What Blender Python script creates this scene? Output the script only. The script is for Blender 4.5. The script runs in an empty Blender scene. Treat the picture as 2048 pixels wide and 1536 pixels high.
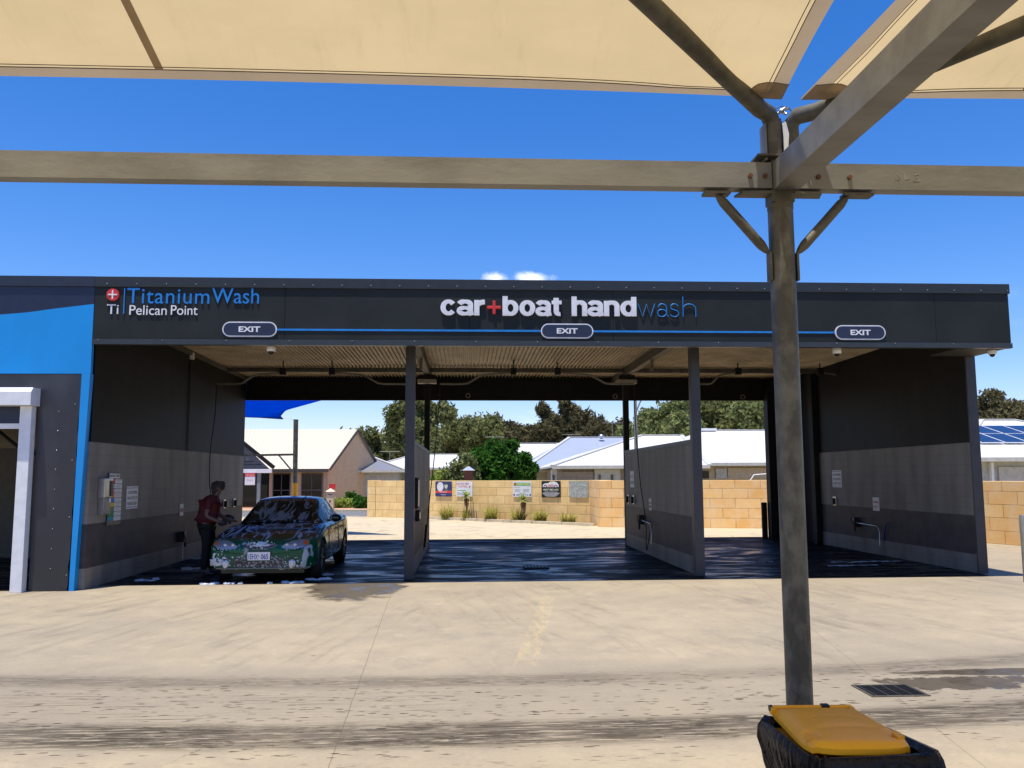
import bpy, bmesh, math, random
import numpy as np
from mathutils import Vector, Matrix, noise as mnoise
from mathutils.bvhtree import BVHTree
PI = math.pi
S = bpy.context.scene
C = S.collection
CAMZ = 1.75
# ---------------------------------------------------------------- camera
F, YAW, PIT, ROL = 1702.9, .0545, .1091, -.0041
RC = Matrix.Rotation(-YAW, 3, 'Z') @ Matrix.Rotation(PI/2+PIT, 3, 'X') @ Matrix.Rotation(ROL, 3, 'Z')
cd = bpy.data.cameras.new('camera'); cam = bpy.data.objects.new('camera', cd); C.objects.link(cam)
cam.matrix_world = Matrix.Translation((0, 0, CAMZ)) @ RC.to_4x4()
cd.sensor_width = 36; cd.lens = F/2048*36; cd.clip_start = .05; cd.clip_end = 3000
S.camera = cam
def ray(px, py): return RC @ Vector(((px-1024)/F, -(py-768)/F, -1))
def at(px, py, Y):                      # measured point of the place at depth Y
    d = ray(px, py); return Vector((0, 0, CAMZ)) + d*(Y/d.y)
# ---------------------------------------------------------------- materials
def nt(name):
    m = bpy.data.materials.new(name); m.use_nodes = True
    n = m.node_tree; b = n.nodes['Principled BSDF']; return m, n, b
def inp(n, a, v):
    if isinstance(v, bpy.types.NodeSocket): n.links.new(v, a)
    elif v is not None:
        if isinstance(v, (tuple, list)) and len(v) == 3 and a.type == 'RGBA': v = (*v, 1)
        a.default_value = v
def math_(n, op, a, b=None, c=None, clamp=False):
    x = n.nodes.new('ShaderNodeMath'); x.operation = op; x.use_clamp = clamp
    inp(n, x.inputs[0], a); inp(n, x.inputs[1], b)
    if c is not None: inp(n, x.inputs[2], c)
    return x.outputs[0]
def mixc(n, f, a, b):
    x = n.nodes.new('ShaderNodeMix'); x.data_type = 'RGBA'
    inp(n, x.inputs[0], f); inp(n, x.inputs[6], a); inp(n, x.inputs[7], b); return x.outputs[2]
def mixm(n, a, b):
    x = n.nodes.new('ShaderNodeMix'); x.data_type = 'RGBA'; x.blend_type = 'MULTIPLY'; x.inputs[0].default_value = 1
    inp(n, x.inputs[6], a); inp(n, x.inputs[7], b); return x.outputs[2]
def mixf(n, f, a, b):
    x = n.nodes.new('ShaderNodeMix'); inp(n, x.inputs[0], f); inp(n, x.inputs[2], a); inp(n, x.inputs[3], b); return x.outputs[0]
def coord(n, kind='Object', scale=None, rot=None, loc=None):
    t = n.nodes.new('ShaderNodeTexCoord') if kind != 'World' else n.nodes.new('ShaderNodeNewGeometry')
    o = t.outputs[kind] if kind != 'World' else t.outputs['Position']
    if scale or rot or loc:
        mp = n.nodes.new('ShaderNodeMapping'); n.links.new(o, mp.inputs[0])
        if scale: mp.inputs['Scale'].default_value = scale
        if rot: mp.inputs['Rotation'].default_value = rot
        if loc: mp.inputs['Location'].default_value = loc
        o = mp.outputs[0]
    return o
def noise(n, vec, scale, detail=4, rough=.55, dist=0):
    x = n.nodes.new('ShaderNodeTexNoise'); x.inputs['Scale'].default_value = scale
    x.inputs['Detail'].default_value = detail; x.inputs['Roughness'].default_value = rough
    x.inputs['Distortion'].default_value = dist
    if vec is not None: n.links.new(vec, x.inputs['Vector'])
    return x.outputs['Fac']
def ramp(n, v, lo, hi, a=0., b=1.):
    x = n.nodes.new('ShaderNodeMapRange'); x.interpolation_type = 'SMOOTHSTEP'
    inp(n, x.inputs[0], v); x.inputs[1].default_value = lo; x.inputs[2].default_value = hi
    x.inputs[3].default_value = a; x.inputs[4].default_value = b; return x.outputs[0]
def bump(n, b, h, strength=.3, dist=.01):
    x = n.nodes.new('ShaderNodeBump'); x.inputs['Strength'].default_value = strength
    x.inputs['Distance'].default_value = dist; n.links.new(h, x.inputs['Height']); n.links.new(x.outputs[0], b.inputs['Normal'])
def sep(n, v):
    x = n.nodes.new('ShaderNodeSeparateXYZ'); n.links.new(v, x.inputs[0]); return x.outputs
def M(name, c, rough=.6, metal=0., c2=None, vs=6., bs=None, bst=.2, spec=.5, coat=0., lo=.35, hi=.65, kind='Object', stretch=None):
    m, n, b = nt(name)
    b.inputs['Roughness'].default_value = rough; b.inputs['Metallic'].default_value = metal
    b.inputs['Specular IOR Level'].default_value = spec; b.inputs['Coat Weight'].default_value = coat
    v = coord(n, kind, stretch)
    if c2 is None: c2 = tuple(x*.82 for x in c)
    f = ramp(n, noise(n, v, vs, 5, .6), lo, hi)
    b.inputs['Base Color'].default_value = (*c, 1)
    n.links.new(mixc(n, f, c, c2), b.inputs['Base Color'])
    if bs: bump(n, b, noise(n, v, bs, 3), bst)
    return m
def brickmat(name, c1, c2, mortar, bw, bh, msize=.012, rough=.85, axes='xz', bumps=.4, stain=None, off=.5):
    m, n, b = nt(name); b.inputs['Roughness'].default_value = rough; b.inputs['Specular IOR Level'].default_value = .2
    o = coord(n, 'Object'); s = sep(n, o)
    cb = n.nodes.new('ShaderNodeCombineXYZ')
    a = {'x': 0, 'y': 1, 'z': 2}
    n.links.new(s[a[axes[0]]], cb.inputs[0]); n.links.new(s[a[axes[1]]], cb.inputs[1])
    t = n.nodes.new('ShaderNodeTexBrick'); n.links.new(cb.outputs[0], t.inputs['Vector'])
    t.offset = off
    inp(n, t.inputs['Color1'], c1); inp(n, t.inputs['Color2'], c2); inp(n, t.inputs['Mortar'], mortar)
    t.inputs['Scale'].default_value = 1; t.inputs['Mortar Size'].default_value = msize; t.inputs['Brick Width'].default_value = bw
    t.inputs['Row Height'].default_value = bh; t.inputs['Mortar Smooth'].default_value = .3
    col = mixc(n, ramp(n, noise(n, o, 2.2, 6, .65), .35, .7, 0, .55), t.outputs['Color'], stain or tuple(x*.75 for x in c1))
    n.links.new(col, b.inputs['Base Color'])
    hgt = math_(n, 'ADD', math_(n, 'MULTIPLY', t.outputs['Fac'], -1.), math_(n, 'MULTIPLY', noise(n, o, 25, 4), .6))
    bump(n, b, hgt, bumps, .01)
    return m
WHITE = M('white_paint', (.78, .8, .84), .45, c2=(.7, .72, .76))
GALV = M('galvanised_steel', (.27, .265, .235), .5, .25, (.185, .18, .157), 5, 40, .1, lo=.3, hi=.7, stretch=(.35, 1, 1))
GALVD = M('weathered_galvanised_steel', (.14, .13, .10), .6, .25, (.075, .069, .052), 9, 30, .15, lo=.3, hi=.7)
GALVP = M('mottled_galvanised_steel', (.15, .146, .124), .5, .25, (.068, .065, .055), 11, 30, .15, lo=.35, hi=.62, stretch=(1, 1, .55))
RUST = M('rust', (.16, .07, .03), .9)
DARKSTEEL = M('charcoal_steel', (.014, .014, .016), .6, .0, (.010, .010, .012), 3, spec=.2)
COLSTEEL = M('column_paint', (.03, .031, .037), .45, .0, (.04, .042, .05), 5)
BLACK = M('black_plastic', (.012, .012, .014), .4)
RUBBER = M('black_rubber', (.014, .014, .015), .75)
CHROME = M('stainless_steel', (.55, .55, .55), .28, .9)
GLASSD = M('dark_glass', (.006, .007, .008), .06, spec=.3)
NAVY = M('navy_panel', (.010, .016, .05), .4)
SIGNNAVY = M('navy_sign', (.018, .024, .055), .35)
BLUE = M('bright_blue_panel', (.0, .28, .74), .4, c2=(0, .26, .69), vs=2)
LBLUE = M('blue_lettering', (.01, .22, .66), .4)
LWHITE = M('white_lettering', (.8, .8, .85), .4)
LRED = M('red_lettering', (.65, .035, .03), .4)
CORR = M('cream_roof_underside', (.66, .54, .38), .5, c2=(.48, .37, .24), vs=1.5)
def letter(c, name): return M(name, c, .5)
T_BLACK = letter((.02, .02, .02), 'black_ink'); T_BLUE = letter((.03, .05, .3), 'blue_ink'); T_RED = letter((.6, .05, .05), 'red_ink')
T_YEL = letter((.8, .75, .15), 'yellow_ink'); T_GREEN = letter((.08, .4, .1), 'green_ink'); T_GREY = letter((.4, .42, .42), 'grey_ink')

# fascia cladding
def fascia_mat():
    m, n, b = nt('charcoal_cladding'); o = coord(n, 'World')
    f = ramp(n, noise(n, o, 1.3, 5), .35, .7)
    n.links.new(mixc(n, f, (.0165, .0205, .0215), (.022, .026, .027)), b.inputs['Base Color'])
    b.inputs['Roughness'].default_value = .6; b.inputs['Specular IOR Level'].default_value = .2
    bump(n, b, noise(n, o, .8, 2), .12, .04); return m
FASC = fascia_mat()
# wash-bay wall: colour bands by height, panel joints, water stains
def baywall_mat(name, top=True):
    m, n, b = nt(name); o = coord(n, 'World'); s = sep(n, o); z = s[2]
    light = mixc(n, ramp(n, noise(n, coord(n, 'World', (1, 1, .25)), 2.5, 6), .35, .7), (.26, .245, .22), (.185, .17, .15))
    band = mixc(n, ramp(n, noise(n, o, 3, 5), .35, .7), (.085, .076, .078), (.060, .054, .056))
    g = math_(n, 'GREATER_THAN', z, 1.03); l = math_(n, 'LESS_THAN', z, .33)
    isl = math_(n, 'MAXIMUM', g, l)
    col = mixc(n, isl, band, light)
    # joints every .19 x .39
    cb = n.nodes.new('ShaderNodeCombineXYZ'); n.links.new(s[1], cb.inputs[0]); n.links.new(z, cb.inputs[1])
    t = n.nodes.new('ShaderNodeTexBrick'); n.links.new(cb.outputs[0], t.inputs['Vector'])
    t.inputs['Scale'].default_value = 1; t.inputs['Brick Width'].default_value = .39; t.inputs['Row Height'].default_value = .195
    t.inputs['Mortar Size'].default_value = .006
    t.offset = 0.5
    col = mixc(n, math_(n, 'MULTIPLY', t.outputs['Fac'], .22), col, (.04, .04, .04))
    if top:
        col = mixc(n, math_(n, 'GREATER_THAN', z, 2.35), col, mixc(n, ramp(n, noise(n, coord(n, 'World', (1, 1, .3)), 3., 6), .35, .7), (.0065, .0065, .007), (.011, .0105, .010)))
    n.links.new(col, b.inputs['Base Color']); b.inputs['Roughness'].default_value = .55
    b.inputs['Specular IOR Level'].default_value = .16
    bump(n, b, math_(n, 'MULTIPLY', t.outputs['Fac'], -1.), .3, .004); return m
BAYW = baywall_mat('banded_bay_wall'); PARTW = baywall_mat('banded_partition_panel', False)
LSTONE = brickmat('limestone_blocks', (.92, .68, .33), (.82, .57, .25), (.42, .29, .14), .84, .335, .012, stain=(.62, .42, .19))
LSTONE2 = brickmat('orange_limestone_blocks', (.90, .58, .24), (.80, .47, .17), (.40, .24, .11), .84, .335, .012, stain=(.86, .70, .48))
BRICKC = brickmat('cream_brick', (.58, .50, .36), (.53, .45, .33), (.40, .34, .26), .24, .086, .01)
BRICKP = brickmat('pinkish_brick', (.78, .55, .34), (.72, .50, .31), (.58, .38, .25), .24, .086, .01, axes='yz')
BRICKR = brickmat('red_brick', (.30, .08, .04), (.25, .06, .03), (.3, .25, .2), .24, .086, .01)
WRENDER = M('pale_render', (.5, .5, .47), .8); TRENDER = M('taupe_render', (.27, .22, .19), .8); BRENDER = M('beige_render', (.52, .42, .30), .8)
def ribroof(name, c, axis, rough=.4):
    m, n, b = nt(name); o = coord(n, 'World'); s = sep(n, o)
    w = math_(n, 'SINE', math_(n, 'MULTIPLY', s[axis], 2*PI/.25))
    b.inputs['Base Color'].default_value = (*c, 1); b.inputs['Roughness'].default_value = rough
    f = ramp(n, noise(n, o, .8, 4), .3, .7, 0, .25)
    n.links.new(mixc(n, f, c, tuple(x*.85 for x in c)), b.inputs['Base Color'])
    bump(n, b, w, .25, .02); return m
ROOFC = ribroof('cream_metal_roof', (.50, .46, .36), 0); ROOFW = ribroof('white_metal_roof', (.68, .68, .66), 0)
ROOFB = ribroof('blue_grey_metal_roof', (.33, .37, .48), 0); ROOFG = ribroof('grey_metal_roof', (.2, .21, .25), 0)
YPLAS = M('yellow_plastic', (.86, .43, .006), .42, c2=(.80, .38, .005), vs=5, bs=60, bst=.08)
def bag_mat():
    m, n, b = nt('black_bin_liner'); b.inputs['Base Color'].default_value = (.004, .004, .006, 1); b.inputs['Roughness'].default_value = .3; b.inputs['Specular IOR Level'].default_value = .3
    o = coord(n, 'Object', (1, 1, .5)); bump(n, b, noise(n, coord(n, 'Object', (1, 1, .35)), 16, 5, .6, 1.2), .9, .03); return m
BAG = bag_mat()
# sails
def sail_mat(name, c, tc, mixv):
    m, n, b = nt(name); n.nodes.remove(b); out = n.nodes['Material Output']
    o = coord(n, 'Object'); f = math_(n, 'ADD', math_(n, 'MULTIPLY', ramp(n, noise(n, coord(n, 'Object', (1, 1.6, 1)), 1.6, 6, .6), .3, .75), .7), math_(n, 'MULTIPLY', ramp(n, noise(n, coord(n, 'Object', (4, .6, 1)), 3., 8, .75), .5, .8), .8), clamp=True)
    d = n.nodes.new('ShaderNodeBsdfDiffuse'); t = n.nodes.new('ShaderNodeBsdfTranslucent')
    n.links.new(mixc(n, f, c, tuple(x*.88 for x in c)), d.inputs[0]); n.links.new(mixc(n, f, tc, tuple(x*.86 for x in tc)), t.inputs[0])
    mx = n.nodes.new('ShaderNodeMixShader'); mx.inputs[0].default_value = mixv
    n.links.new(d.outputs[0], mx.inputs[1]); n.links.new(t.outputs[0], mx.inputs[2]); n.links.new(mx.outputs[0], out.inputs[0])
    return m
SAIL = sail_mat('cream_shade_cloth', (.42, .36, .26), (.60, .455, .24), .60)
HEM = sail_mat('doubled_shade_cloth_hem', (.36, .31, .25), (.36, .27, .17), .48)
THREAD = M('dark_stitching', (.03, .025, .02), .9)
BSAIL = sail_mat('blue_shade_cloth', (.0, .10, .5), (0., .19, .8), .6)
# ---------------------------------------------------------------- mesh builder
class MB:
    def __init__(s): s.v = []; s.f = []; s.mi = []; s.cur = 0; s.sm = []
    def add(s, vs, fs, smooth=False):
        k = len(s.v); s.v += [tuple(v) for v in vs]
        for f in fs: s.f.append([k+i for i in f]); s.mi.append(s.cur); s.sm.append(smooth)
        return s
    def box(s, x0, x1, y0, y1, z0, z1, Mx=None, bev=0):
        if bev:
            bm = bmesh.new(); bmesh.ops.create_cube(bm, size=1)
            for v in bm.verts: v.co = Vector(((x0+x1)/2+v.co.x*(x1-x0), (y0+y1)/2+v.co.y*(y1-y0), (z0+z1)/2+v.co.z*(z1-z0)))
            bmesh.ops.bevel(bm, geom=bm.edges[:], offset=bev, segments=2, affect='EDGES', profile=.6)
            bm.verts.index_update()
            vs = [v.co.copy() for v in bm.verts]; fs = [[v.index for v in f.verts] for f in bm.faces]; bm.free()
        else:
            vs = [Vector(p) for p in ((x0, y0, z0), (x1, y0, z0), (x1, y1, z0), (x0, y1, z0), (x0, y0, z1), (x1, y0, z1), (x1, y1, z1), (x0, y1, z1))]
            fs = [(3, 2, 1, 0), (4, 5, 6, 7), (0, 1, 5, 4), (1, 2, 6, 5), (2, 3, 7, 6), (3, 0, 4, 7)]
        if Mx: vs = [Mx @ v for v in vs]
        return s.add(vs, fs)
    def bar(s, a, b, w, h, up=(0, 0, 1)):         # rectangular bar between two points
        a = Vector(a); b = Vector(b); d = (b-a); L = d.length; d.normalize()
        x = d.cross(Vector(up)).normalized(); u = x.cross(d)
        Mx = Matrix((( *[x[i] for i in (0,)], d[0], u[0], a[0]), (x[1], d[1], u[1], a[1]), (x[2], d[2], u[2], a[2]), (0, 0, 0, 1)))
        return s.box(-w/2, w/2, 0, L, -h/2, h/2, Mx)
    def tube(s, pts, r, seg=10, cap=True):
        pts = [Vector(p) for p in pts]; n = len(pts); rs = r if isinstance(r, (list, tuple)) else [r]*n
        vs = []; ref = Vector((0, 0, 1))
        for i, p in enumerate(pts):
            d = (pts[min(i+1, n-1)]-pts[max(i-1, 0)]).normalized()
            if abs(d.dot(ref)) > .95: ref = Vector((1, 0, 0)) if abs(d.x) < .9 else Vector((0, 1, 0))
            x = d.cross(ref).normalized(); y = d.cross(x)
            ref = -x.cross(d) if False else ref
            for k in range(seg):
                a = 2*PI*k/seg; vs.append(p+(x*math.cos(a)+y*math.sin(a))*rs[i])
        fs = [(i*seg+k, i*seg+(k+1) % seg, (i+1)*seg+(k+1) % seg, (i+1)*seg+k) for i in range(n-1) for k in range(seg)]
        s.add(vs, fs, True)
        if cap: s.add(vs[:seg], [tuple(range(seg))]); s.add(vs[-seg:], [tuple(range(seg))[::-1]])
        return s
    def ball(s, c, r, seg=12, rings=8, jit=0, rng=None):
        r = r if isinstance(r, (tuple, list)) else (r, r, r); c = Vector(c); vs = []
        for i in range(rings+1):
            t = PI*i/rings
            for k in range(seg):
                a = 2*PI*k/seg; d = Vector((math.sin(t)*math.cos(a), math.sin(t)*math.sin(a), math.cos(t)))
                q = 1+(jit*mnoise.noise(Vector((c.x*7+d.x*2, c.y*7+d.y*2, d.z*2+c.z*5))) if jit else 0)
                vs.append(c+Vector((d.x*r[0]*q, d.y*r[1]*q, d.z*r[2]*q)))
        fs = [(i*seg+k, (i+1)*seg+k, (i+1)*seg+(k+1) % seg, i*seg+(k+1) % seg) for i in range(rings) for k in range(seg)]
        return s.add(vs, fs, True)
    def prism(s, poly, y0, y1, plane='xz', Mx=None):
        def P3(p, y):
            v = {'xz': (p[0], y, p[1]), 'xy': (p[0], p[1], y), 'yz': (y, p[0], p[1])}[plane]; v = Vector(v)
            return Mx @ v if Mx else v
        n = len(poly); vs = [P3(p, y0) for p in poly]+[P3(p, y1) for p in poly]
        return s.add(vs, [tuple(range(n)), tuple(range(2*n-1, n-1, -1))]+[(i, n+i, n+(i+1) % n, (i+1) % n) for i in range(n)])
    def build(s, name, mats, parent=None, loc=None, smooth=None):
        me = bpy.data.meshes.new(name); me.from_pydata(s.v, [], s.f)
        for m in (mats if isinstance(mats, (list, tuple)) else [mats]): me.materials.append(m)
        me.polygons.foreach_set('material_index', s.mi)
        me.polygons.foreach_set('use_smooth', s.sm if smooth is None else [smooth]*len(s.f))
        bm = bmesh.new(); bm.from_mesh(me); bmesh.ops.recalc_face_normals(bm, faces=bm.faces[:]); bm.to_mesh(me); bm.free()
        o = bpy.data.objects.new(name, me); C.objects.link(o)
        if loc: o.location = loc
        if parent: o.parent = parent
        return o
def tag(o, label=None, cat=None, group=None, kind=None):
    if label: o['label'] = label
    if cat: o['category'] = cat
    if group: o['group'] = group
    if kind: o['kind'] = kind
    return o
def thing(name, loc, label, cat, group=None, rz=0):
    o = bpy.data.objects.new(name, None); C.objects.link(o); o.location = loc; o.rotation_euler = (0, 0, rz)
    o.empty_display_size = .2; return tag(o, label, cat, group)
def kids(o): return [c for c in bpy.data.objects if c.parent == o]
def dup(o, parent=None, **kw):
    c = o.copy(); C.objects.link(c); c.parent = parent
    for ch in kids(o): dup(ch, c)
    for k, v in kw.items(): c[k] = v
    return c
def T(o, x, y, z): return (x-o.location.x, y-o.location.y, z-o.location.z)
# text as mesh, fitted to a rectangle on a plane facing -Y (or rotated by rz)
def text(s, w, h, mat, parent, name='lettering', pos=(0, 0, 0), rz=0, ext=.004, off=0., shear=0., spacing=1.):
    cu = bpy.data.curves.new(name, 'FONT'); cu.body = s; cu.size = 1; cu.extrude = 0; cu.offset = off; cu.shear = shear; cu.space_character = spacing
    cu.resolution_u = 4
    to = bpy.data.objects.new('tmp', cu); C.objects.link(to)
    dg = bpy.context.evaluated_depsgraph_get(); me = bpy.data.meshes.new_from_object(to.evaluated_get(dg))
    bpy.data.objects.remove(to); bpy.data.curves.remove(cu)
    co = np.array([v.co[:] for v in me.vertices]); mn = co.min(0); mx = co.max(0)
    vs = [((p[0]-mn[0])/(mx[0]-mn[0])*w-w/2, 0, (p[1]-mn[1])/(mx[1]-mn[1])*h) for p in co]
    bm = bmesh.new(); vv = [bm.verts.new(v) for v in vs]
    for p in me.polygons:
        try: bm.faces.new([vv[i] for i in p.vertices])
        except ValueError: pass
    bmesh.ops.remove_doubles(bm, verts=bm.verts[:], dist=1e-5)
    r = bmesh.ops.extrude_face_region(bm, geom=bm.faces[:])
    for v in [g for g in r['geom'] if isinstance(g, bmesh.types.BMVert)]: v.co.y -= ext
    bmesh.ops.recalc_face_normals(bm, faces=bm.faces[:])
    m2 = bpy.data.meshes.new(name); bm.to_mesh(m2); bm.free(); m2.materials.append(mat)
    bpy.data.meshes.remove(me)
    o = bpy.data.objects.new(name, m2); C.objects.link(o); o.location = pos; o.rotation_euler = (0, 0, rz); o.parent = parent
    return o
def lines_mesh(rects, mat, parent, name='small_print', ext=.002):   # rows of tiny print too small to read
    b = MB()
    for (x0, x1, z0, z1) in rects: b.box(x0, x1, -ext, 0, z0, z1)
    return b.build(name, mat, parent)
R = random.Random(7)
# ================================================================= GROUND
def concrete_mat():
    m, n, b = nt('stained_concrete'); o = coord(n, 'World'); s = sep(n, o); x, y = s[0], s[1]
    big = noise(n, o, .35, 6, .6); mid = noise(n, o, 2.2, 8, .65); fine = noise(n, o, 30, 6, .7)
    col = mixc(n, ramp(n, big, .3, .7), (.375, .312, .215), (.285, .242, .178))
    col = mixc(n, ramp(n, mid, .35, .75, 0, .55), col, (.235, .20, .155))
    col = mixc(n, ramp(n, fine, .3, .8, 0, .3), col, (.46, .39, .28))
    col = mixc(n, ramp(n, y, 20., 25., 0, .85), col, (.56, .47, .32))
    # faint sweeping tyre scuffs (arcs round the bays), patchy wear, oil spots
    y8 = math_(n, 'SUBTRACT', y, 8.)
    for a_, q_, fr_, stg, left in ((.42, -.012, 3.4, .75, True), (.16, .01, 5., .5, True), (-.36, .018, 3.0, .6, False), (-.05, -.01, 4.5, .45, False)):
        u_ = math_(n, 'SUBTRACT', math_(n, 'SUBTRACT', x, math_(n, 'MULTIPLY', y8, a_)), math_(n, 'MULTIPLY', math_(n, 'MULTIPLY', y8, y8), q_))
        cb = n.nodes.new('ShaderNodeCombineXYZ'); n.links.new(math_(n, 'MULTIPLY', u_, fr_), cb.inputs[0]); n.links.new(math_(n, 'MULTIPLY', y, .38), cb.inputs[1]); cb.inputs[2].default_value = a_*10
        f = math_(n, 'MULTIPLY', ramp(n, noise(n, cb.outputs[0], 1., 9, .72), .50, .72), ramp(n, noise(n, o, .6, 4, .6), .36, .6))
        e_ = ramp(n, x, -2.5, 1.5)
        f = math_(n, 'MULTIPLY', f, math_(n, 'SUBTRACT', 1., e_) if left else e_)
        f = math_(n, 'MULTIPLY', f, math_(n, 'MULTIPLY', ramp(n, y, 7., 9.), stg))
        col = mixc(n, f, col, (.135, .112, .090))
    wear = noise(n, o, 1.6, 9, .74, .3)
    col = mixc(n, ramp(n, wear, .48, .72, 0, .5), col, (.225, .195, .155))
    col = mixc(n, ramp(n, noise(n, o, 3.1, 9, .75), .52, .75, 0, .5), col, (.47, .395, .28))
    vo = n.nodes.new('ShaderNodeTexVoronoi'); n.links.new(coord(n, 'World', (1, 1.1, 1)), vo.inputs['Vector']); vo.inputs['Scale'].default_value = 1.3
    sp = math_(n, 'LESS_THAN', math_(n, 'ADD', vo.outputs['Distance'], math_(n, 'MULTIPLY', noise(n, o, 9, 3), .06)), .065)
    col = mixc(n, math_(n, 'MULTIPLY', sp, .6), col, (.08, .065, .05))
    # east-west wheel lanes with wet drips
    curve = math_(n, 'MULTIPLY', math_(n, 'MULTIPLY', x, x), .018)
    yy = math_(n, 'SUBTRACT', y, curve)
    def band(lo, hi, e=.15):
        return math_(n, 'MULTIPLY', ramp(n, yy, lo-e, lo+e), math_(n, 'SUBTRACT', 1., ramp(n, yy, hi-e, hi+e)))
    st = coord(n, 'World', (1, 9, 1)); st2 = coord(n, 'World', (.35, 14, 1))
    streak = noise(n, st2, 3.0, 8, .75)
    lanes = math_(n, 'MAXIMUM', band(5.8, 6.35, .10), math_(n, 'MULTIPLY', band(7.42, 7.8, .12), .6))
    speck = noise(n, coord(n, 'World', (.35, 4.2, 1)), 7., 9, .8)
    lw = math_(n, 'MULTIPLY', lanes, math_(n, 'MULTIPLY', ramp(n, streak, .30, .52), ramp(n, speck, .42, .50)))
    lw = math_(n, 'MULTIPLY', lw, ramp(n, noise(n, coord(n, 'World', (1, 1, 1), None, (3, 0, 0)), .45, 3), .30, .55, .45, 1))
    vd = n.nodes.new('ShaderNodeTexVoronoi'); n.links.new(coord(n, 'World', (.62, 2.3, 1)), vd.inputs['Vector']); vd.inputs['Scale'].default_value = 10.
    drip = math_(n, 'LESS_THAN', math_(n, 'ADD', vd.outputs['Distance'], math_(n, 'MULTIPLY', noise(n, st, 14, 3), .75)), .60)
    drip = math_(n, 'MULTIPLY', drip, math_(n, 'GREATER_THAN', noise(n, coord(n, 'World', (.22, 3.2, 1)), 2.2, 5, .65), .47))
    drip = math_(n, 'MULTIPLY', drip, band(5.5, 7.8, .3)); drip = math_(n, 'MAXIMUM', drip, math_(n, 'MULTIPLY', math_(n, 'MULTIPLY', ramp(n, streak, .55, .62), band(6.35, 7.4, .15)), math_(n, 'SUBTRACT', 1., ramp(n, x, -1.5, 1.5, 0, .8))))
    col = mixc(n, math_(n, 'MULTIPLY', band(5.8, 8.1, .4), .5), col, (.225, .195, .155))
    wet = math_(n, 'MAXIMUM', math_(n, 'MULTIPLY', lw, 1.), math_(n, 'MULTIPLY', drip, 1.))
    # puddle run-outs : bay 1 mouth and by the grate
    def blob(cx, cy, rx, ry, amp=.55, sc=2.5):
        dx = math_(n, 'DIVIDE', math_(n, 'SUBTRACT', x, cx), rx); dy = math_(n, 'DIVIDE', math_(n, 'SUBTRACT', y, cy), ry)
        d = math_(n, 'SQRT', math_(n, 'ADD', math_(n, 'MULTIPLY', dx, dx), math_(n, 'MULTIPLY', dy, dy)))
        d = math_(n, 'ADD', d, math_(n, 'MULTIPLY', math_(n, 'SUBTRACT', noise(n, coord(n, 'World', (1.2, 1, 1)), sc, 7, .65), .5), amp*2))
        return math_(n, 'SUBTRACT', 1., ramp(n, d, .82, 1.04))
    pud = math_(n, 'MAXIMUM', blob(-1.75, 14.5, .85, 2.0, .55, 2.), blob(4.2, 7.25, .75, .26, 1.1, 3))
    pud = math_(n, 'MAXIMUM', pud, blob(5.0, 7.62, 1.3, .14, .5, 3))
    wet = math_(n, 'MAXIMUM', wet, math_(n, 'MULTIPLY', pud, .85))
    # worn yellow line
    ya = math_(n, 'ADD', math_(n, 'MULTIPLY', y, .145), -.63)
    dl = math_(n, 'ABSOLUTE', math_(n, 'SUBTRACT', x, ya))
    yl = math_(n, 'MULTIPLY', math_(n, 'LESS_THAN', dl, .11), math_(n, 'MULTIPLY', ramp(n, y, 8.0, 8.4), math_(n, 'SUBTRACT', 1., ramp(n, y, 12.6, 13.0))))
    yl = math_(n, 'MULTIPLY', yl, ramp(n, noise(n, coord(n, 'World', (4, 1, 1)), 3, 8, .8), .42, .72, 0, .34))
    col = mixc(n, yl, col, (.72, .52, .20))
    col = mixc(n, wet, col, mixc(n, .95, col, (.045, .033, .018)))
    # saw cuts and cracks
    def cut(x0, y0, x1, y1, w, wob=0., dark=.75):
        L = math.hypot(x1-x0, y1-y0); nx, ny = -(y1-y0)/L, (x1-x0)/L
        d = math_(n, 'ADD', math_(n, 'MULTIPLY', x, nx), math_(n, 'MULTIPLY', y, ny)); d = math_(n, 'SUBTRACT', d, nx*x0+ny*y0)
        if wob: d = math_(n, 'ADD', d, math_(n, 'MULTIPLY', math_(n, 'SUBTRACT', noise(n, o, 2.2, 6, .65), .5), wob))
        return math_(n, 'MULTIPLY', math_(n, 'LESS_THAN', math_(n, 'ABSOLUTE', d), w), dark)
    c = math_(n, 'MAXIMUM', cut(-1.18, 14.67, -.83, 5.45, .0035, .03, .6), cut(4.3, 11.6, 2.95, 4.2, .003, .03, .55))
    c = math_(n, 'MAXIMUM', c, math_(n, 'MULTIPLY', cut(-1.95, 5.3, -1.5, 6.6, .003, .5), math_(n, 'LESS_THAN', y, 6.4)))
    c = math_(n, 'MAXIMUM', c, cut(-10, 10.2, 10, 10.0, .003, 0, .25))
    col = mixc(n, c, col, (.10, .07, .04))
    n.links.new(col, b.inputs['Base Color'])
    n.links.new(mixf(n, wet, .85, mixf(n, math_(n, 'MULTIPLY', pud, ramp(n, mid, .45, .62)), .6, .14)), b.inputs['Roughness']); b.inputs['Specular IOR Level'].default_value = .35
    h = math_(n, 'MULTIPLY', math_(n, 'ADD', fine, math_(n, 'MULTIPLY', mid, 2.)), math_(n, 'SUBTRACT', 1., pud))
    bump(n, b, h, .12, .004); return m
CONC = concrete_mat()
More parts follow.
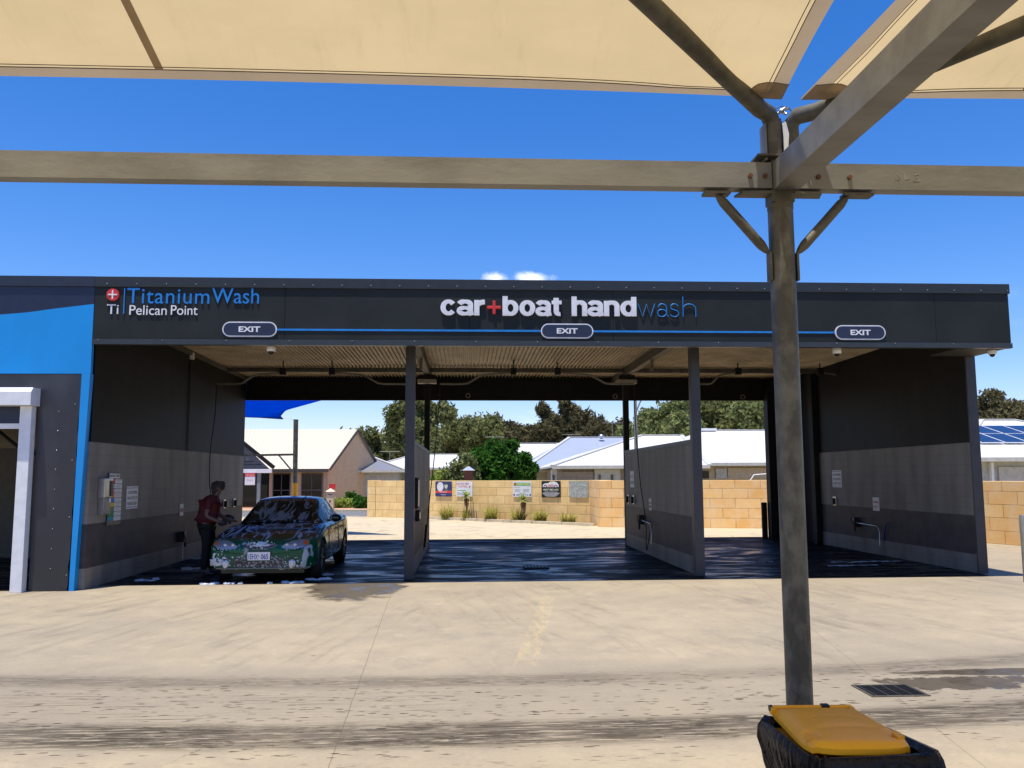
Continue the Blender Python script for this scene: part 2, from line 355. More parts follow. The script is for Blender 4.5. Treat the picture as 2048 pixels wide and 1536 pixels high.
def wetfloor_mat():
    m, n, b = nt('wet_dark_concrete'); o = coord(n, 'World'); s = sep(n, o)
    a = noise(n, coord(n, 'World', (1, 1.3, 1)), 1.1, 6, .6, .6)
    sw = noise(n, coord(n, 'World', (.6, 1.5, 1)), .9, 7, .62, 1.6)
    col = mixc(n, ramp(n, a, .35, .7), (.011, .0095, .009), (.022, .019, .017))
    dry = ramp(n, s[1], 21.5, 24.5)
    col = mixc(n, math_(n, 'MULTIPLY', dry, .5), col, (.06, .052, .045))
    n.links.new(col, b.inputs['Base Color'])
    wetf = ramp(n, sw, .46, .66)
    r = mixf(n, wetf, .55, .2)
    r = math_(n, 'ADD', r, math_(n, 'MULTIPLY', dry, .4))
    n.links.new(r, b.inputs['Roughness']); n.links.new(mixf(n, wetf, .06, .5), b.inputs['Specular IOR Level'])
    h = noise(n, coord(n, 'World', (1., .6, 1)), 2.4, 4, .55)
    bump(n, b, h, .28, .03); return m
WETF = wetfloor_mat()
SAND = M('sandy_ground', (.42, .34, .22), .9, c2=(.24, .24, .11), vs=.05, kind='World')
MB().add([(-700, -300, -.03), (700, -300, -.03), (700, 1200, -.03), (-700, 1200, -.03)], [(0, 1, 2, 3)]).build('ground', SAND)['kind'] = 'structure'
g = MB(); g.add([(-30, -14, 0), (14.1, -14, 0), (14.1, 20.4, 0), (13.6, 21.9, 0), (10.3, 28.6, 0), (4.68, 32.3, 0), (-4.4, 39.38, 0), (-30, 39.39, 0)], [(0, 1, 2, 3, 4, 5, 6, 7)])
g.build('concrete_forecourt', CONC)['kind'] = 'structure'
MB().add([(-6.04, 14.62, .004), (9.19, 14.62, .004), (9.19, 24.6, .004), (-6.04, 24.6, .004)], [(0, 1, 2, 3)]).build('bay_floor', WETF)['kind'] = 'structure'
ASPH = M('asphalt', (.16, .16, .165), .85, c2=(.13, .13, .14), vs=4, kind='World')
MB().add([(-60, 39.4, -.01), (-3.0, 39.4, -.01), (-3.0, 45.5, -.01), (-60, 45.5, -.01)], [(0, 1, 2, 3)]).build('road', ASPH)['kind'] = 'structure'
PAVE = brickmat('terracotta_paving', (.60, .33, .2), (.52, .28, .17), (.4, .3, .2), .22, .11, .006, axes='xy', bumps=.1)
MB().add([(-60, 45.8, .06), (-4.6, 45.8, .06), (-4.6, 54.4, .06), (-60, 54.4, .06)], [(0, 1, 2, 3)]).build('paved_path', PAVE)['kind'] = 'structure'
KERBM = M('pale_kerb', (.62, .55, .40), .85)
MB().box(-60, -3.0, 45.5, 45.8, -.02, .10).build('road_kerb', KERBM)['kind'] = 'structure'
MB().box(-60, -4.8, 39.1, 39.4, -.02, .03).build('driveway_kerb', KERBM)['kind'] = 'structure'
# ================================================================= WASH BAY BUILDING
XL, XR, YF, YW, YP, YR = -6.05, 9.37, 14.0, 15.1, 21.8, 23.76
ZB, ZT = 3.92, 5.04
hall = thing('wash_bay_building', (1.6, 15, 0), 'long charcoal clad open wash bay building with three drive-through bays', 'building')
def hb(name, mb, mat, parent=hall):
    mb.v = [(v[0]-1.6, v[1]-15, v[2]) for v in mb.v] if parent is hall else mb.v
    return mb.build(name, mat, parent)
b = MB()
joints = [-6.05, -2.98, .06, 2.47, 5.35, 8.05, 9.37]
for a0, a1 in zip(joints[:-1], joints[1:]):
    b.box(a0+.003, a1-.003, YF, YF+.05, ZB+.09, ZT-.16)
b.box(XR-.05, XR, YF+.052, YR-.002, ZB+.02, ZT-.02)
fascia = hb('fascia', b, FASC)
b = MB(); b.box(XL+.01, XR-.06, YF+.051, YF+.075, ZB+.1, ZT-.17); hb('fascia_backing', b, BLACK)
cap = MB(); cap.box(XL-.0, XR+.02, YF-.025, YF+.12, ZT-.17, ZT, bev=.006)
for i in range(33):
    x = XL+.2+i*.475
    cap.cur = 1; cap.ball((x, YF-.027, ZT-.12), (.011, .008, .011), 6, 4); cap.cur = 0
hb('cap_flashing', cap, [M('cap_metal', (.02, .023, .027), .42), GALV])
tr = MB(); tr.box(XL, XR+.01, YF-.02, YF+.10, ZB, ZB+.088, bev=.004)
for i in range(16):
    tr.cur = 1; tr.ball((XL+.1+i*1.02, YF-.022, ZB+.07), (.010, .008, .010), 6, 4); tr.cur = 0
hb('bottom_trim', tr, [M('trim_metal', (.033, .037, .043), .35), GALV])
sf = MB(); sf.box(XR-.9, XR-.052, YF+.10, YW-.12, ZB-.0, ZB+.02); hb('soffit', sf, M('soffit_dark', (.03, .03, .03), .6))
# corrugated roof sheet (real corrugation)
b = MB(); vs = []; prof_ = [(0, -.030), (.022, -.030), (.034, .015), (.083, .015)]
xs = [(XL+.02+k*.095+a, d) for k in range(int((XR-XL-.1)/.095)) for a, d in prof_]
for Y, z in ((YF+.14, 4.62), (YR-.06, 4.55)):
    for i, (x, d) in enumerate(xs): vs.append((x, Y, z+d))
n_ = len(xs); b.add(vs, [(i, i+1, n_+i+1, n_+i) for i in range(n_-1)])
hb('corrugated_roof_sheet', b, CORR)
b = MB(); b.box(XL-.02, XR-.06, YF+.13, YR-.02, 4.66, 4.72); hb('roof_top', b, ROOFG)
# rear fascia, left & right walls
b = MB(); b.box(XL, XR-.05, YR-.06, YR, 3.885, 4.75); hb('rear_fascia', b, DARKSTEEL)
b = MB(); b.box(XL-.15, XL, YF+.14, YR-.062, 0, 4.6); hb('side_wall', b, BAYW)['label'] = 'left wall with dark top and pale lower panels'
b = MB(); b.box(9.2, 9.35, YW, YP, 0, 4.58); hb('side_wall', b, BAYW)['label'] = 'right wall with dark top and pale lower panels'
b = MB(); b.box(9.19, 9.365, YW-.04, YW-.001, 0, ZB+.1); hb('wall_end_trim', b, COLSTEEL)
b = MB(); b.box(9.06, 9.35, YP+.001, YP+.25, 0, 4.5); b.box(9.2, 9.35, YP+.25, YR-.07, 0, 4.5); b.box(8.95, 9.19, YR-.35, YR-.065, 0, 4.5)
b.box(at(1533, 900, 23.6).x, 8.94, YR-.35, YR-.065, 0, 4.5); hb('dark_corner_wall', b, DARKSTEEL)
b = MB(); b.box(XL+.002, XL+.06, 14.14, YR-.1, 4.44, 4.53); hb('roof_edge_angle', b, GALVD)
for i, xc in enumerate((-.985, 4.145)):
    b = MB(); b.box(xc-.085, xc+.085, YW, YW+.16, 0, 4.3, bev=.006); hb('front_column', b, COLSTEEL)
    b = MB(); b.box(xc-.07, xc+.07, YP-.02, YP+.12, 0, 4.45, bev=.005); hb('rear_column', b, DARKSTEEL)
    b = MB(); b.box(xc-.07, xc+.07, YF+.14, YR-.07, 4.34, 4.53); b.box(xc-.03, xc+.03, 18.6, 18.66, 4.1, 4.34); hb('rafter', b, GALVD)
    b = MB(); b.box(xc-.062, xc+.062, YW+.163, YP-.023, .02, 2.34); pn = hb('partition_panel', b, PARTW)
    b = MB(); b.box(xc-.068, xc+.068, YW+.163, YP-.023, 2.342, 2.42); cp = b.build('coping', COLSTEEL, pn)
    cp.matrix_parent_inverse = Matrix.Translation((-1.6, -15, 0))
b = MB(); b.box(XL+.01, 9.18, 21.62, 21.73, 4.42, 4.53); hb('cross_beam', b, GALVD)
b = MB(); b.box(XL+.01, 9.18, 17.4, 17.46, 4.545, 4.6); hb('purlin', b, GALVD)
for xx, z in ((.06, 4.02), (4.2, 4.0), (7.85, 3.99)):
    b = MB(); vs = []
    for k in range(14):
        a = 2*PI*k/14; vs += [(xx+math.cos(a)*.07, YR-.062, z+math.sin(a)*.07), (xx+math.cos(a)*.045, YR-.062, z+math.sin(a)*.045), (xx+math.cos(a)*.07, YR-.1, z+math.sin(a)*.07), (xx+math.cos(a)*.045, YR-.1, z+math.sin(a)*.045)]
    fs = []
    for k in range(14):
        q = 4*k; r = 4*((k+1) % 14); fs += [(q+2, r+2, r+3, q+3), (q, r, r+2, q+2), (q+1, q+3, r+3, r+1)]
    b.add(vs, fs); o = b.build('round_fitting', GALV); hb_ = tag(o, {0: 'small round ring fitting on the rear beam beside the left column', 1: 'small round ring fitting on the rear beam beside the middle rear column', 2: 'small round ring fitting on the rear beam at its dark right end'}[int(xx > 2)+int(xx > 5)], 'ring fitting', 'ring fittings on the rear beam')
# ---- lettering on the fascia
def fx(px, py): return at(px, py, YF)
def fit(s, px0, py0, px1, py1, mat, parent, name='lettering', off=0., ext=.016, spacing=1., Y=YF-.001):
    a = at(px0, py1, Y); c = at(px1, py0, Y)
    return text(s, c.x-a.x, c.z-a.z, mat, parent, name, ((a.x+c.x)/2-parent.location.x, Y-parent.location.y, a.z-parent.location.z), 0, ext, off, 0, spacing)
s1 = thing('business_sign', (*fx(365, 620)[:2], 4.5), 'blue Titanium Wash and white Pelican Point lettering on the left end of the fascia', 'sign')
c0 = fx(227, 590); b = MB(); rr = 12.2*14/1703
b.prism([(c0.x-s1.location.x+rr*math.cos(2*PI*k/32), c0.z-s1.location.z+rr*math.sin(2*PI*k/32)) for k in range(32)], -.035, 0, 'xz'); rd = b.build('red_disc', LRED, s1)
b = MB(); l_ = rr*.72; w_ = .011; cx, cz = c0.x-s1.location.x, c0.z-s1.location.z
b.box(cx-l_, cx+l_, -.042, -.0352, cz-w_, cz+w_); b.box(cx-w_, cx+w_, -.042, -.0352, cz+w_, cz+l_); b.box(cx-w_, cx+w_, -.042, -.0352, cz-l_, cz-w_); b.build('white_cross', LWHITE, s1)
fit('Ti', 214, 609, 238, 628, LWHITE, s1)
a_ = fx(248, 628); b_ = fx(248, 577); b = MB(); b.box(a_.x-s1.location.x-.008, a_.x-s1.location.x+.008, -.02, -.001, a_.z-4.5, b_.z-4.5); b.build('divider_bar', LBLUE, s1)
fit('Titanium', 254, 577.5, 420, 607, LBLUE, s1, spacing=1.08)
fit('Wash', 424, 577, 519, 607, LBLUE, s1, spacing=1.0)
fit('Pelican', 259, 611, 334.5, 630, LWHITE, s1); fit('Point', 342, 611, 396, 630, LWHITE, s1)
s2 = thing('business_sign', (*fx(1135, 615)[:2], 4.5), 'large white and blue car boat hand wash lettering in the middle of the fascia', 'sign')
XHT = .262; SW = .086
def ribbon(b, pts, w, y0, closed=False):
    pts = [Vector((p[0], 0, p[1])) for p in pts]; n = len(pts); ws = w if isinstance(w, list) else [w]*n; A = []; B = []
    for i, p in enumerate(pts):
        d = (pts[(i+1) % n]-pts[i-1]) if closed else (pts[min(i+1, n-1)]-pts[max(i-1, 0)])
        d.normalize(); nn = Vector((-d.z, 0, d.x)); A.append(p+nn*ws[i]/2); B.append(p-nn*ws[i]/2)
    V = []
    for q in (A, B):
        for p in q: V += [(p.x, y0, p.z), (p.x, 0, p.z)]
    F_ = []; m = n if closed else n-1
    a = lambda i: 2*(i % n); c = lambda i: 2*n+2*(i % n)
    for i in range(m): F_ += [(a(i), a(i+1), c(i+1), c(i)), (a(i), a(i)+1, a(i+1)+1, a(i+1)), (c(i), c(i+1), c(i+1)+1, c(i)+1)]
    if not closed: F_ += [(a(0), c(0), c(0)+1, a(0)+1), (a(n-1), a(n-1)+1, c(n-1)+1, c(n-1))]
    b.add(V, F_)
def arc2(cx, cz, rx, rz, a0, a1, n=20): return [(cx+rx*math.cos(a0+(a1-a0)*i/n), cz+rz*math.sin(a0+(a1-a0)*i/n)) for i in range(n+1)]
def cw(pts, cx, cz, lo=.062, hi=SW):      # thinner at top and bottom, full weight at the sides
    return [lo+(hi-lo)*abs(math.cos(math.atan2(p[1]-cz, p[0]-cx))) for p in pts]
def glyph(ch, x, wd, asc):
    b = MB(); X = XHT; r_ = wd/2-SW/2; rz_g = X/2-.030; cz = X/2; e = .001
    def bowl(x_c, a0, a1, d, rx=r_, closed=False, lo=.062):
        p = arc2(x_c, cz, rx, rz_g, a0, a1, 28)
        if closed: p = p[:-1]
        ribbon(b, p, cw(p, x_c, cz, lo), d, closed)
    if ch == 'c': bowl(x+wd/2, .62, 2*PI-.62, -.04)
    elif ch == 'o': bowl(x+wd/2, 0, 2*PI, -.04, closed=True)
    elif ch in 'bd':
        bowl(x+wd/2, 0, 2*PI, -.040, closed=True); sx = x+SW/2 if ch == 'b' else x+wd-SW/2
        ribbon(b, [(sx, 0), (sx, asc)], SW, -.0415)
    elif ch in 'hn':
        ribbon(b, [(x+SW/2, 0), (x+SW/2, asc if ch == 'h' else X-.004)], SW, -.0415)
        p = arc2(x+wd/2, X-.030-.062, wd/2-SW/2, .062, PI, 0, 16)+[(x+wd-SW/2, 0)]; ribbon(b, p, cw(p[:-1], x+wd/2, X-.092)+[SW], -.040)
    elif ch == 'r':
        ribbon(b, [(x+SW/2, 0), (x+SW/2, X-.004)], SW, -.0415); p = arc2(x+wd-.01, X-.115, wd-SW/2-.01, .08, PI, PI/2, 10); ribbon(b, p, cw(p, x+wd, X-.115, .075), -.040)
    elif ch == 't':
        p = [(x+wd*.45, asc*.93), (x+wd*.45, .085)]+arc2(x+wd*.45+.06, .085, .06, .055, PI, 1.55*PI, 8); ribbon(b, p, [SW]*len(p[:-5])+[.075, .068, .06, .06, .06], -.0415); ribbon(b, [(x, X-.032), (x+wd, X-.032)], .06, -.040)
    elif ch == 'a':
        p = arc2(x+wd/2-.008, X-.03-.052, wd/2-SW/2+.004, .052, PI*.92, 0, 14)+[(x+wd-SW/2-.004, .07), (x+wd-SW/2+.012, 0)]; ribbon(b, p, cw(p[:15], x+wd/2, X-.082, .058)+[SW, SW], -.0415)
        p = arc2(x+wd/2-.012, .077, wd/2-SW/2+.006, .050, 0, 2*PI, 24)[:-1]; ribbon(b, p, cw(p, x+wd/2, .077, .05, .074), -.040, True)
    return b
def heavy(word, px0, px1, py_base, asc_px, wds):
    a = fx(px0, py_base); c = fx(px1, py_base); asc = asc_px*14/1703; tot = sum(wds); x = a.x-s2.location.x; sc = (c.x-a.x)/tot
    for ch, w_ in zip(word, wds):
        if ch != ' ': o = glyph(ch, 0, w_*sc*.95, asc).build('letter', LWHITE, s2); o.location = (x, -.001, a.z-4.5)
        x += w_*sc
heavy('car', 881, 972, 631, 40, [.235, .235, .165])
heavy('boat', 1005, 1124, 632, 40, [.25, .25, .235, .155])
heavy('hand', 1143, 1274, 632.5, 40, [.24, .235, .24, .25])
pl = fx(988, 615.5); lx, lz = pl.x-s2.location.x, pl.z-4.5; b = MB(); b.box(lx-.115, lx+.115, -.04, -.001, lz-.027, lz+.027, bev=.012); b.box(lx-.027, lx+.027, -.041, -.001, lz+.0, lz+.115, bev=.012); b.box(lx-.027, lx+.027, -.041, -.001, lz-.115, lz+.0, bev=.012); b.build('red_plus', LRED, s2)
# thin monoline 'wash'
def strokes(paths, r, mat, parent, name='lettering', y=-.02):
    b = MB()
    for p in paths: b.tube([(q[0], y, q[1]) for q in p], r, 8)
    return b.build(name, mat, parent)
wa = fx(1276, 633.5); wb = fx(1390, 594); W0, W1, Z0 = wa.x-s2.location.x, wb.x-s2.location.x, wa.z-4.5; XH = .22; HH = wb.z-wa.z
ww = (W1-W0)
def arc(cx, cz, rx, rz, a0, a1, n=12): return [(cx+rx*math.cos(a0+(a1-a0)*i/n), cz+rz*math.sin(a0+(a1-a0)*i/n)) for i in range(n+1)]
P_ = []
xw = W0; wl = ww*.29
P_.append([(xw, Z0+XH), (xw+wl*.26, Z0), (xw+wl*.5, Z0+XH*.96), (xw+wl*.74, Z0), (xw+wl, Z0+XH)])
xa = W0+ww*.335; al = ww*.17
P_.append(arc(xa+al*.5, Z0+XH*.70, al*.42, XH*.30, PI*.95, 0, 10)+[(xa+al*.92, Z0+XH*.15), (xa+al*1.12, Z0+.004)])
P_.append(arc(xa+al*.46, Z0+XH*.28, al*.46, XH*.28, .35, 1.4, 4)+arc(xa+al*.44, Z0+XH*.28, al*.44, XH*.28, PI*.6, PI*2-.35, 12)[0:]+[(xa+al*.92, Z0+XH*.30)])
xs_ = W0+ww*.555; sl = ww*.15
P_.append(arc(xs_+sl*.5, Z0+XH*.76, sl*.44, XH*.24, .25, PI*1.25, 10)+arc(xs_+sl*.5, Z0+XH*.26, sl*.48, XH*.26, PI*.35, -PI*.9, 12))
xh = W0+ww*.78; hl = ww*.22
P_.append([(xh, Z0), (xh, Z0+HH)]); P_.append([(xh, Z0+XH*.6)]+arc(xh+hl*.5, Z0+XH*.62, hl*.5, XH*.38, PI*.9, 0, 10)+[(xh+hl, Z0)])
strokes(P_, .0085, LBLUE, s2, 'thin_lettering')
def exit_sign(px, py, label):
    c = fx(px, py); o = thing('exit_sign', (c.x, YF-.001, c.z), label, 'sign', 'exit signs on the fascia')
    def pill(hw, hh, y0, y1):
        pts = [(hw-hh+hh*math.cos(t), hh*math.sin(t)) for t in np.linspace(-PI/2, PI/2, 14)]+[(-hw+hh+hh*math.cos(t), hh*math.sin(t)) for t in np.linspace(PI/2, 3*PI/2, 14)]
        return MB().prism(pts, y0, y1, 'xz')
    pill(.44, .125, -.025, 0).build('border', LWHITE, o); pill(.42, .105, -.03, -.0252).build('panel', SIGNNAVY, o)
    text('EXIT', .35, .092, LWHITE, o, 'lettering', (0, -.0302, -.046), 0, .004, .03); return o
e1 = exit_sign(500, 659, 'navy pill shaped EXIT sign below the blue Titanium lettering')
e2 = exit_sign(1134, 662.5, 'navy pill shaped EXIT sign under the large white boat lettering')
e3 = exit_sign(1719.5, 665.5, 'navy pill shaped EXIT sign right of the galvanised post')
for a0, a1, lb in ((e1, e2, 'thin bright blue stripe between the left and middle EXIT signs'), (e2, e3, 'thin bright blue stripe passing behind the galvanised post')):
    z = (a0.location.z+a1.location.z)/2
    b = MB(); b.box(a0.location.x+.442, a1.location.x-.442, YF-.012, YF-.001, z-.016, z+.016); tag(b.build('blue_stripe', LBLUE), lb, 'stripe')
# dome cameras
def dome(x, lab):
    o = thing('security_camera', (x, 14.28, 3.90), lab, 'camera', 'dome cameras under the fascia')
    b = MB(); b.box(-.03, .03, -.03, .03, .07, .62 if x < 8 else .09); b.build('bracket', GALV, o)
    b = MB(); b.tube([(0, 0, .08), (0, 0, .06), (0, 0, -.03), (0, 0, -.045)], [.045, .075, .075, .06], 16); b.build('housing', WHITE, o)
    b = MB(); b.ball((0, 0, -.045), (.048, .048, .05)); b.build('lens_dome', GLASSD, o)
dome(-3.25, 'white dome camera hanging under the fascia at the left bay'); dome(6.42, 'white dome camera hanging just right of the galvanised post'); dome(9.2, 'white dome camera at the right end corner of the fascia')
# ================================================================= EQUIPMENT
def boom(px_p, px_t, lab):
    Y = 20.6; a = at(px_p, 745, Y); sgn = 1 if px_t > px_p else -1; t = at(px_t, 768, Y)
    o = thing('boom_arm', (a.x, Y, a.z), lab, 'boom arm', 'hose boom arms under the roof')
    b = MB(); b.tube([(0, 0, .5), (0, 0, .1)], .02, 8); b.build('drop_rod', GALVD, o)
    b = MB(); b.box(-.07, .07, -.07, .07, -.06, .11, bev=.01); b.build('swivel_head', DARKSTEEL, o)
    L = abs(t.x-a.x); dz = t.z-a.z
    b = MB(); b.tube([(0, 0, 0), (sgn*L*.38, 0, -.05), (sgn*L*.45, 0, -.08), (sgn*L*.62, 0, dz+.02), (sgn*L*.7, 0, dz), (sgn*L, 0, dz)], .024, 10); b.build('arm_tube', GALV, o)
    return Vector((t.x, Y, t.z))
boom(566, 433, 'bent hose boom arm reaching left towards the person'); boom(664, 812, 'bent hose boom arm left of the first front column')
boom(1027, 880, 'bent hose boom arm swung left in the middle bay'); boom(1115, 1268, 'bent hose boom arm swung right in the middle bay')
boom(1476, 1392, 'bent hose boom arm behind the second front column'); boom(1640, 1724, 'bent hose boom arm reaching to the right wall')
def hose(name, pts, mat, lab, grp='pressure hoses', r=.011, extra=None):
    p = Vector(pts[0]); o = thing(name, p, lab, 'hose', grp)
    sm = []; P4 = [Vector(q)-p for q in pts]
    P4 = [P4[0]]+P4+[P4[-1]]
    for i in range(1, len(P4)-2):
        for k in range(8):
            t = k/8; a, b_, c, d = P4[i-1:i+3]
            sm.append(.5*((2*b_)+(c-a)*t+(2*a-5*b_+4*c-d)*t*t+(-a+3*b_-3*c+d)*t**3))
    sm.append(P4[-2]); b = MB(); b.tube(sm, r, 8); b.build('hose_line', mat, o); return o
BHOSE = M('blue_hose', (.01, .04, .28), .4)
hose('pressure_hose', [at(433, 768, 20.6), at(430, 830, 20.3), at(421, 900, 19.6), at(419, 960, 18.2), at(424, 1010, 16.9), (-4.62, 16.0, 1.0)], BLACK, 'black hose hanging from the boom to the person in red')
h2 = hose('pressure_hose', [at(880, 768, 20.6), at(878, 810, 20.2), at(868, 920, 19.6), at(857, 1020, 19.), at(852, 1085, 18.6), at(847, 1098, 18.3)], BLACK, 'black hose hanging beside the first partition with a lance at its end')
b = MB(); q = h2.location; p0 = at(853, 1050, 18.8)-q; p1 = at(849, 1094, 18.5)-q; b.tube([p0, p1], .028, 8); b.build('spray_gun', BLACK, h2)
hose('pressure_hose', [at(1268, 768, 20.6), at(1271, 850, 20.2), at(1280, 960, 19.6), at(1291, 1040, 19.), at(1293, 1100, 18.7), at(1299, 1070, 18.5), at(1304, 1052, 18.4)], BLACK, 'dark hose looping down the second partition')
hose('pressure_hose', [at(1724, 768, 20.6), at(1731, 860, 20), at(1745, 980, 19.4), at(1757, 1040, 19), at(1765, 1092, 18.7), at(1770, 1060, 18.4), at(1774, 1045, 18.3)], BHOSE, 'blue hose looping down the right wall')
# pump boxes on rear posts
for xc, lb in ((-.985, 'pale equipment box above the first rear column'), (4.145, 'pale equipment box above the second rear column')):
    o = thing('equipment_box', (xc, YP-.18, 4.2), lb, 'box', 'equipment boxes over the rear columns')
    b = MB(); b.box(-.24, .24, -.14, .14, -.07, .03, bev=.012); b.build('tray', M('pale_box', (.4, .36, .3), .5), o)
    b = MB(); b.box(-.2, .2, -.1, .1, .031, .15, bev=.02); b.build('motor_cover', DARKSTEEL, o)
# coin box, boards, notices : built in a frame where local -Y faces +X (left wall) or -X (right side)
def wallthing(name, x, y, z, face, lab, cat, grp=None):
    return thing(name, (x, y, z), lab, cat, grp, PI/2 if face > 0 else -PI/2)
# face>0: thing faces +X
cb_ = wallthing('coin_box', -6.045, 14.62, 1.46, 1, 'stainless steel coin box on the left wall beside the coloured board', 'coin box')
b = MB(); b.box(-.16, .16, -.12, 0, -.02, .3, bev=.01); b.build('upper_housing', CHROME, cb_)
b = MB(); b.box(-.14, .14, -.10, 0, -.3, -.022, bev=.01); b.build('lower_housing', M('dull_steel', (.3, .3, .3), .4, .7), cb_)
b = MB(); b.box(.04, .13, -.135, -.1205, .0, .26); b.build('selector_panel', BLACK, cb_)
b = MB(); b.box(.06, .11, -.112, -.1005, -.10, -.03); b.build('card_slot', WHITE, cb_)
ib = wallthing('instruction_board', -6.045, 15.13, 1.42, 1, 'tall instruction board with rows of coloured labels on the left wall', 'sign')
b = MB(); b.box(-.29, .29, -.015, 0, -.45, .44); b.build('backing', SIGNNAVY, ib)
text('INSTRUCTIONS', .38, .045, T_BLACK, ib, 'lettering', (-.05, -.0202, .36), 0, .002)
b = MB(); b.box(-.26, .16, -.02, -.0155, .34, .42); b.build('title_plate', WHITE, ib)
for i, c in enumerate([(.75, .04, .03), (.5, .5, .5), (.7, .2, .3), (.8, .2, .02), (.02, .2, .6), (.8, .6, .02), (.12, .2, .12), (.0, .28, .08), (0., .28, .4)]):
    z1 = .32-i*.079; b = MB(); b.box(-.02, .27, -.02, -.0155, z1-.068, z1); b.build('text_row', WHITE, ib)
    b = MB(); b.box(-.27, -.022, -.02, -.0155, z1-.068, z1); b.build('colour_row', M('label_colour', c, .5), ib)
    lines_mesh([(0, .24, z1-.025, z1-.015), (0, .2, z1-.05, z1-.04)], T_GREY, ib).location = (0, -.0201, 0)
def notice(x, y, z, face, w, h, lines, lab, col=T_BLACK, bars=True, rows=True):
    o = wallthing('notice', x, y, z, face, lab, 'sign', 'notices on the bay walls')
    b = MB(); b.box(-w/2, w/2, -.008, 0, -h/2, h/2); b.build('panel', WHITE, o)
    if bars:
        for zz in (h/2-.03, -h/2+.03): b = MB(); b.box(-w/2, w/2, -.010, -.0082, zz-.005, zz+.005); b.build('border_bar', T_BLUE, o)
    k = len(lines)
    for i, s in enumerate(lines):
        hh = (h-.1)/k; text(s, w*.84, hh*.55, col, o, 'lettering', (0, -.0082, h/2-.06-hh*(i+.75)), 0, .002)
    return o
notice(-6.045, 15.93, 1.415, 1, .52, .40, ['CUSTOMER', 'NOTICE', 'PLEASE READ'], 'white notice right of the coloured instruction board')
notice(-6.045, 18.67, 1.09, 1, .22, .25, ['CAUTION'], 'small pale sign behind the person in red', T_RED, False)
notice(4.079, 20.8, 1.69, -1, .5, .40, ['NO', 'DUMPING'], 'pale notice near the far end of the second partition', T_GREY, False)
notice(4.079, 18.8, 1.14, -1, .24, .26, ['HOT', 'WATER'], 'small narrow sign above the lance on the second partition', T_BLACK, False)
notice(9.195, 20.77, 1.68, -1, .52, .42, ['CUSTOMER', 'CONTENTS', 'NOTICE'], 'white notice high on the right wall', T_BLACK)
notice(9.195, 18.8, 1.12, -1, .30, .30, ['WARNING', 'HOT'], 'small red lettered sign behind the blue hose on the right wall', T_RED, False)
def matclip(x, y, z, face, lab):
    o = wallthing('mat_clip', x, y, z, face, lab, 'clip', 'mat clips on the walls')
    b = MB(); b.box(-.09, .09, -.02, 0, -.11, .11, bev=.006); b.build('plate', CHROME, o)
    b = MB(); b.box(-.05, .05, -.09, -.0205, -.09, .07, bev=.015); b.build('jaw', BLACK, o)
matclip(-6.045, 21.9, 1.12, 1, 'mat clip nearest the person on the left wall'); matclip(-6.045, 22.8, 1.12, 1, 'mat clip nearest the rear opening on the left wall')
matclip(4.079, 21.3, 1.2, -1, 'mat clip at the far end of the second partition'); matclip(4.079, 20.65, 1.2, -1, 'mat clip nearer the lance on the second partition')
matclip(9.195, 20.95, 1.13, -1, 'mat clip under the white notice on the right wall')
def lance_rack(x, y, z, face, mirror, lab):
    o = wallthing('brush_holder', x, y, z, face, lab, 'brush holder', 'brush and lance holders')
    b = MB(); b.box(-.05, .05, -.12, 0, -.10, .12, bev=.01); b.build('bracket', BLACK, o)
    b = MB(); b.tube([(-.08, -.10, .10), (.03, -.10, -.06)], .035, 8); b.tube([(.03, -.10, -.065), (.08, -.11, -.2)], .022, 8); b.build('foam_brush', RUBBER, o)
    b = MB(); b.tube([(0, -.06, 0), (mirror*1.1, -.08, -.02), (mirror*1.2, -.08, -.1), (mirror*1.18, -.08, -.45)], .012, 8); b.build('lance', CHROME, o); return o
lance_rack(-6.045, 18.6, .52, 1, 0.01, 'black brush in its holder low on the left wall')
lance_rack(4.079, 19.6, .76, -1, 1, 'black brush and chrome lance on the second partition')
lance_rack(9.195, 19.75, .66, -1, 1, 'black brush and lance on the right wall under the notices')
# items on the near face of partition one, seen edge on
for y, z0, z1, lb in ((15.6, 1.2, 1.75, 'dark control box at the near end of the first partition'), (16.1, .95, 1.15, 'small dark box under the control box on the first partition')):
    o = wallthing('control_box', -.92, y, z0, 1, lb, 'box', 'boxes on the first partition'); b = MB(); b.box(-.2, .2, -.07, 0, 0, z1-z0, bev=.008); b.build('housing', DARKSTEEL, o)
    b = MB(); b.box(-.14, .14, -.078, -.0702, .04, z1-z0-.04); b.build('front_plate', CHROME, o)
o = thing('conduit', (-6.03, 18.9, 2.3), 'thin black conduit running down the left wall', 'pipe'); b = MB(); b.tube([(0, 0, 2.05), (0, 0, .05)], .014, 8); b.build('pipe', BLACK, o)
b = MB(); b.box(-.02, .06, -.05, .05, 2.051, 2.2, bev=.008); b.build('junction_box', WHITE, o)
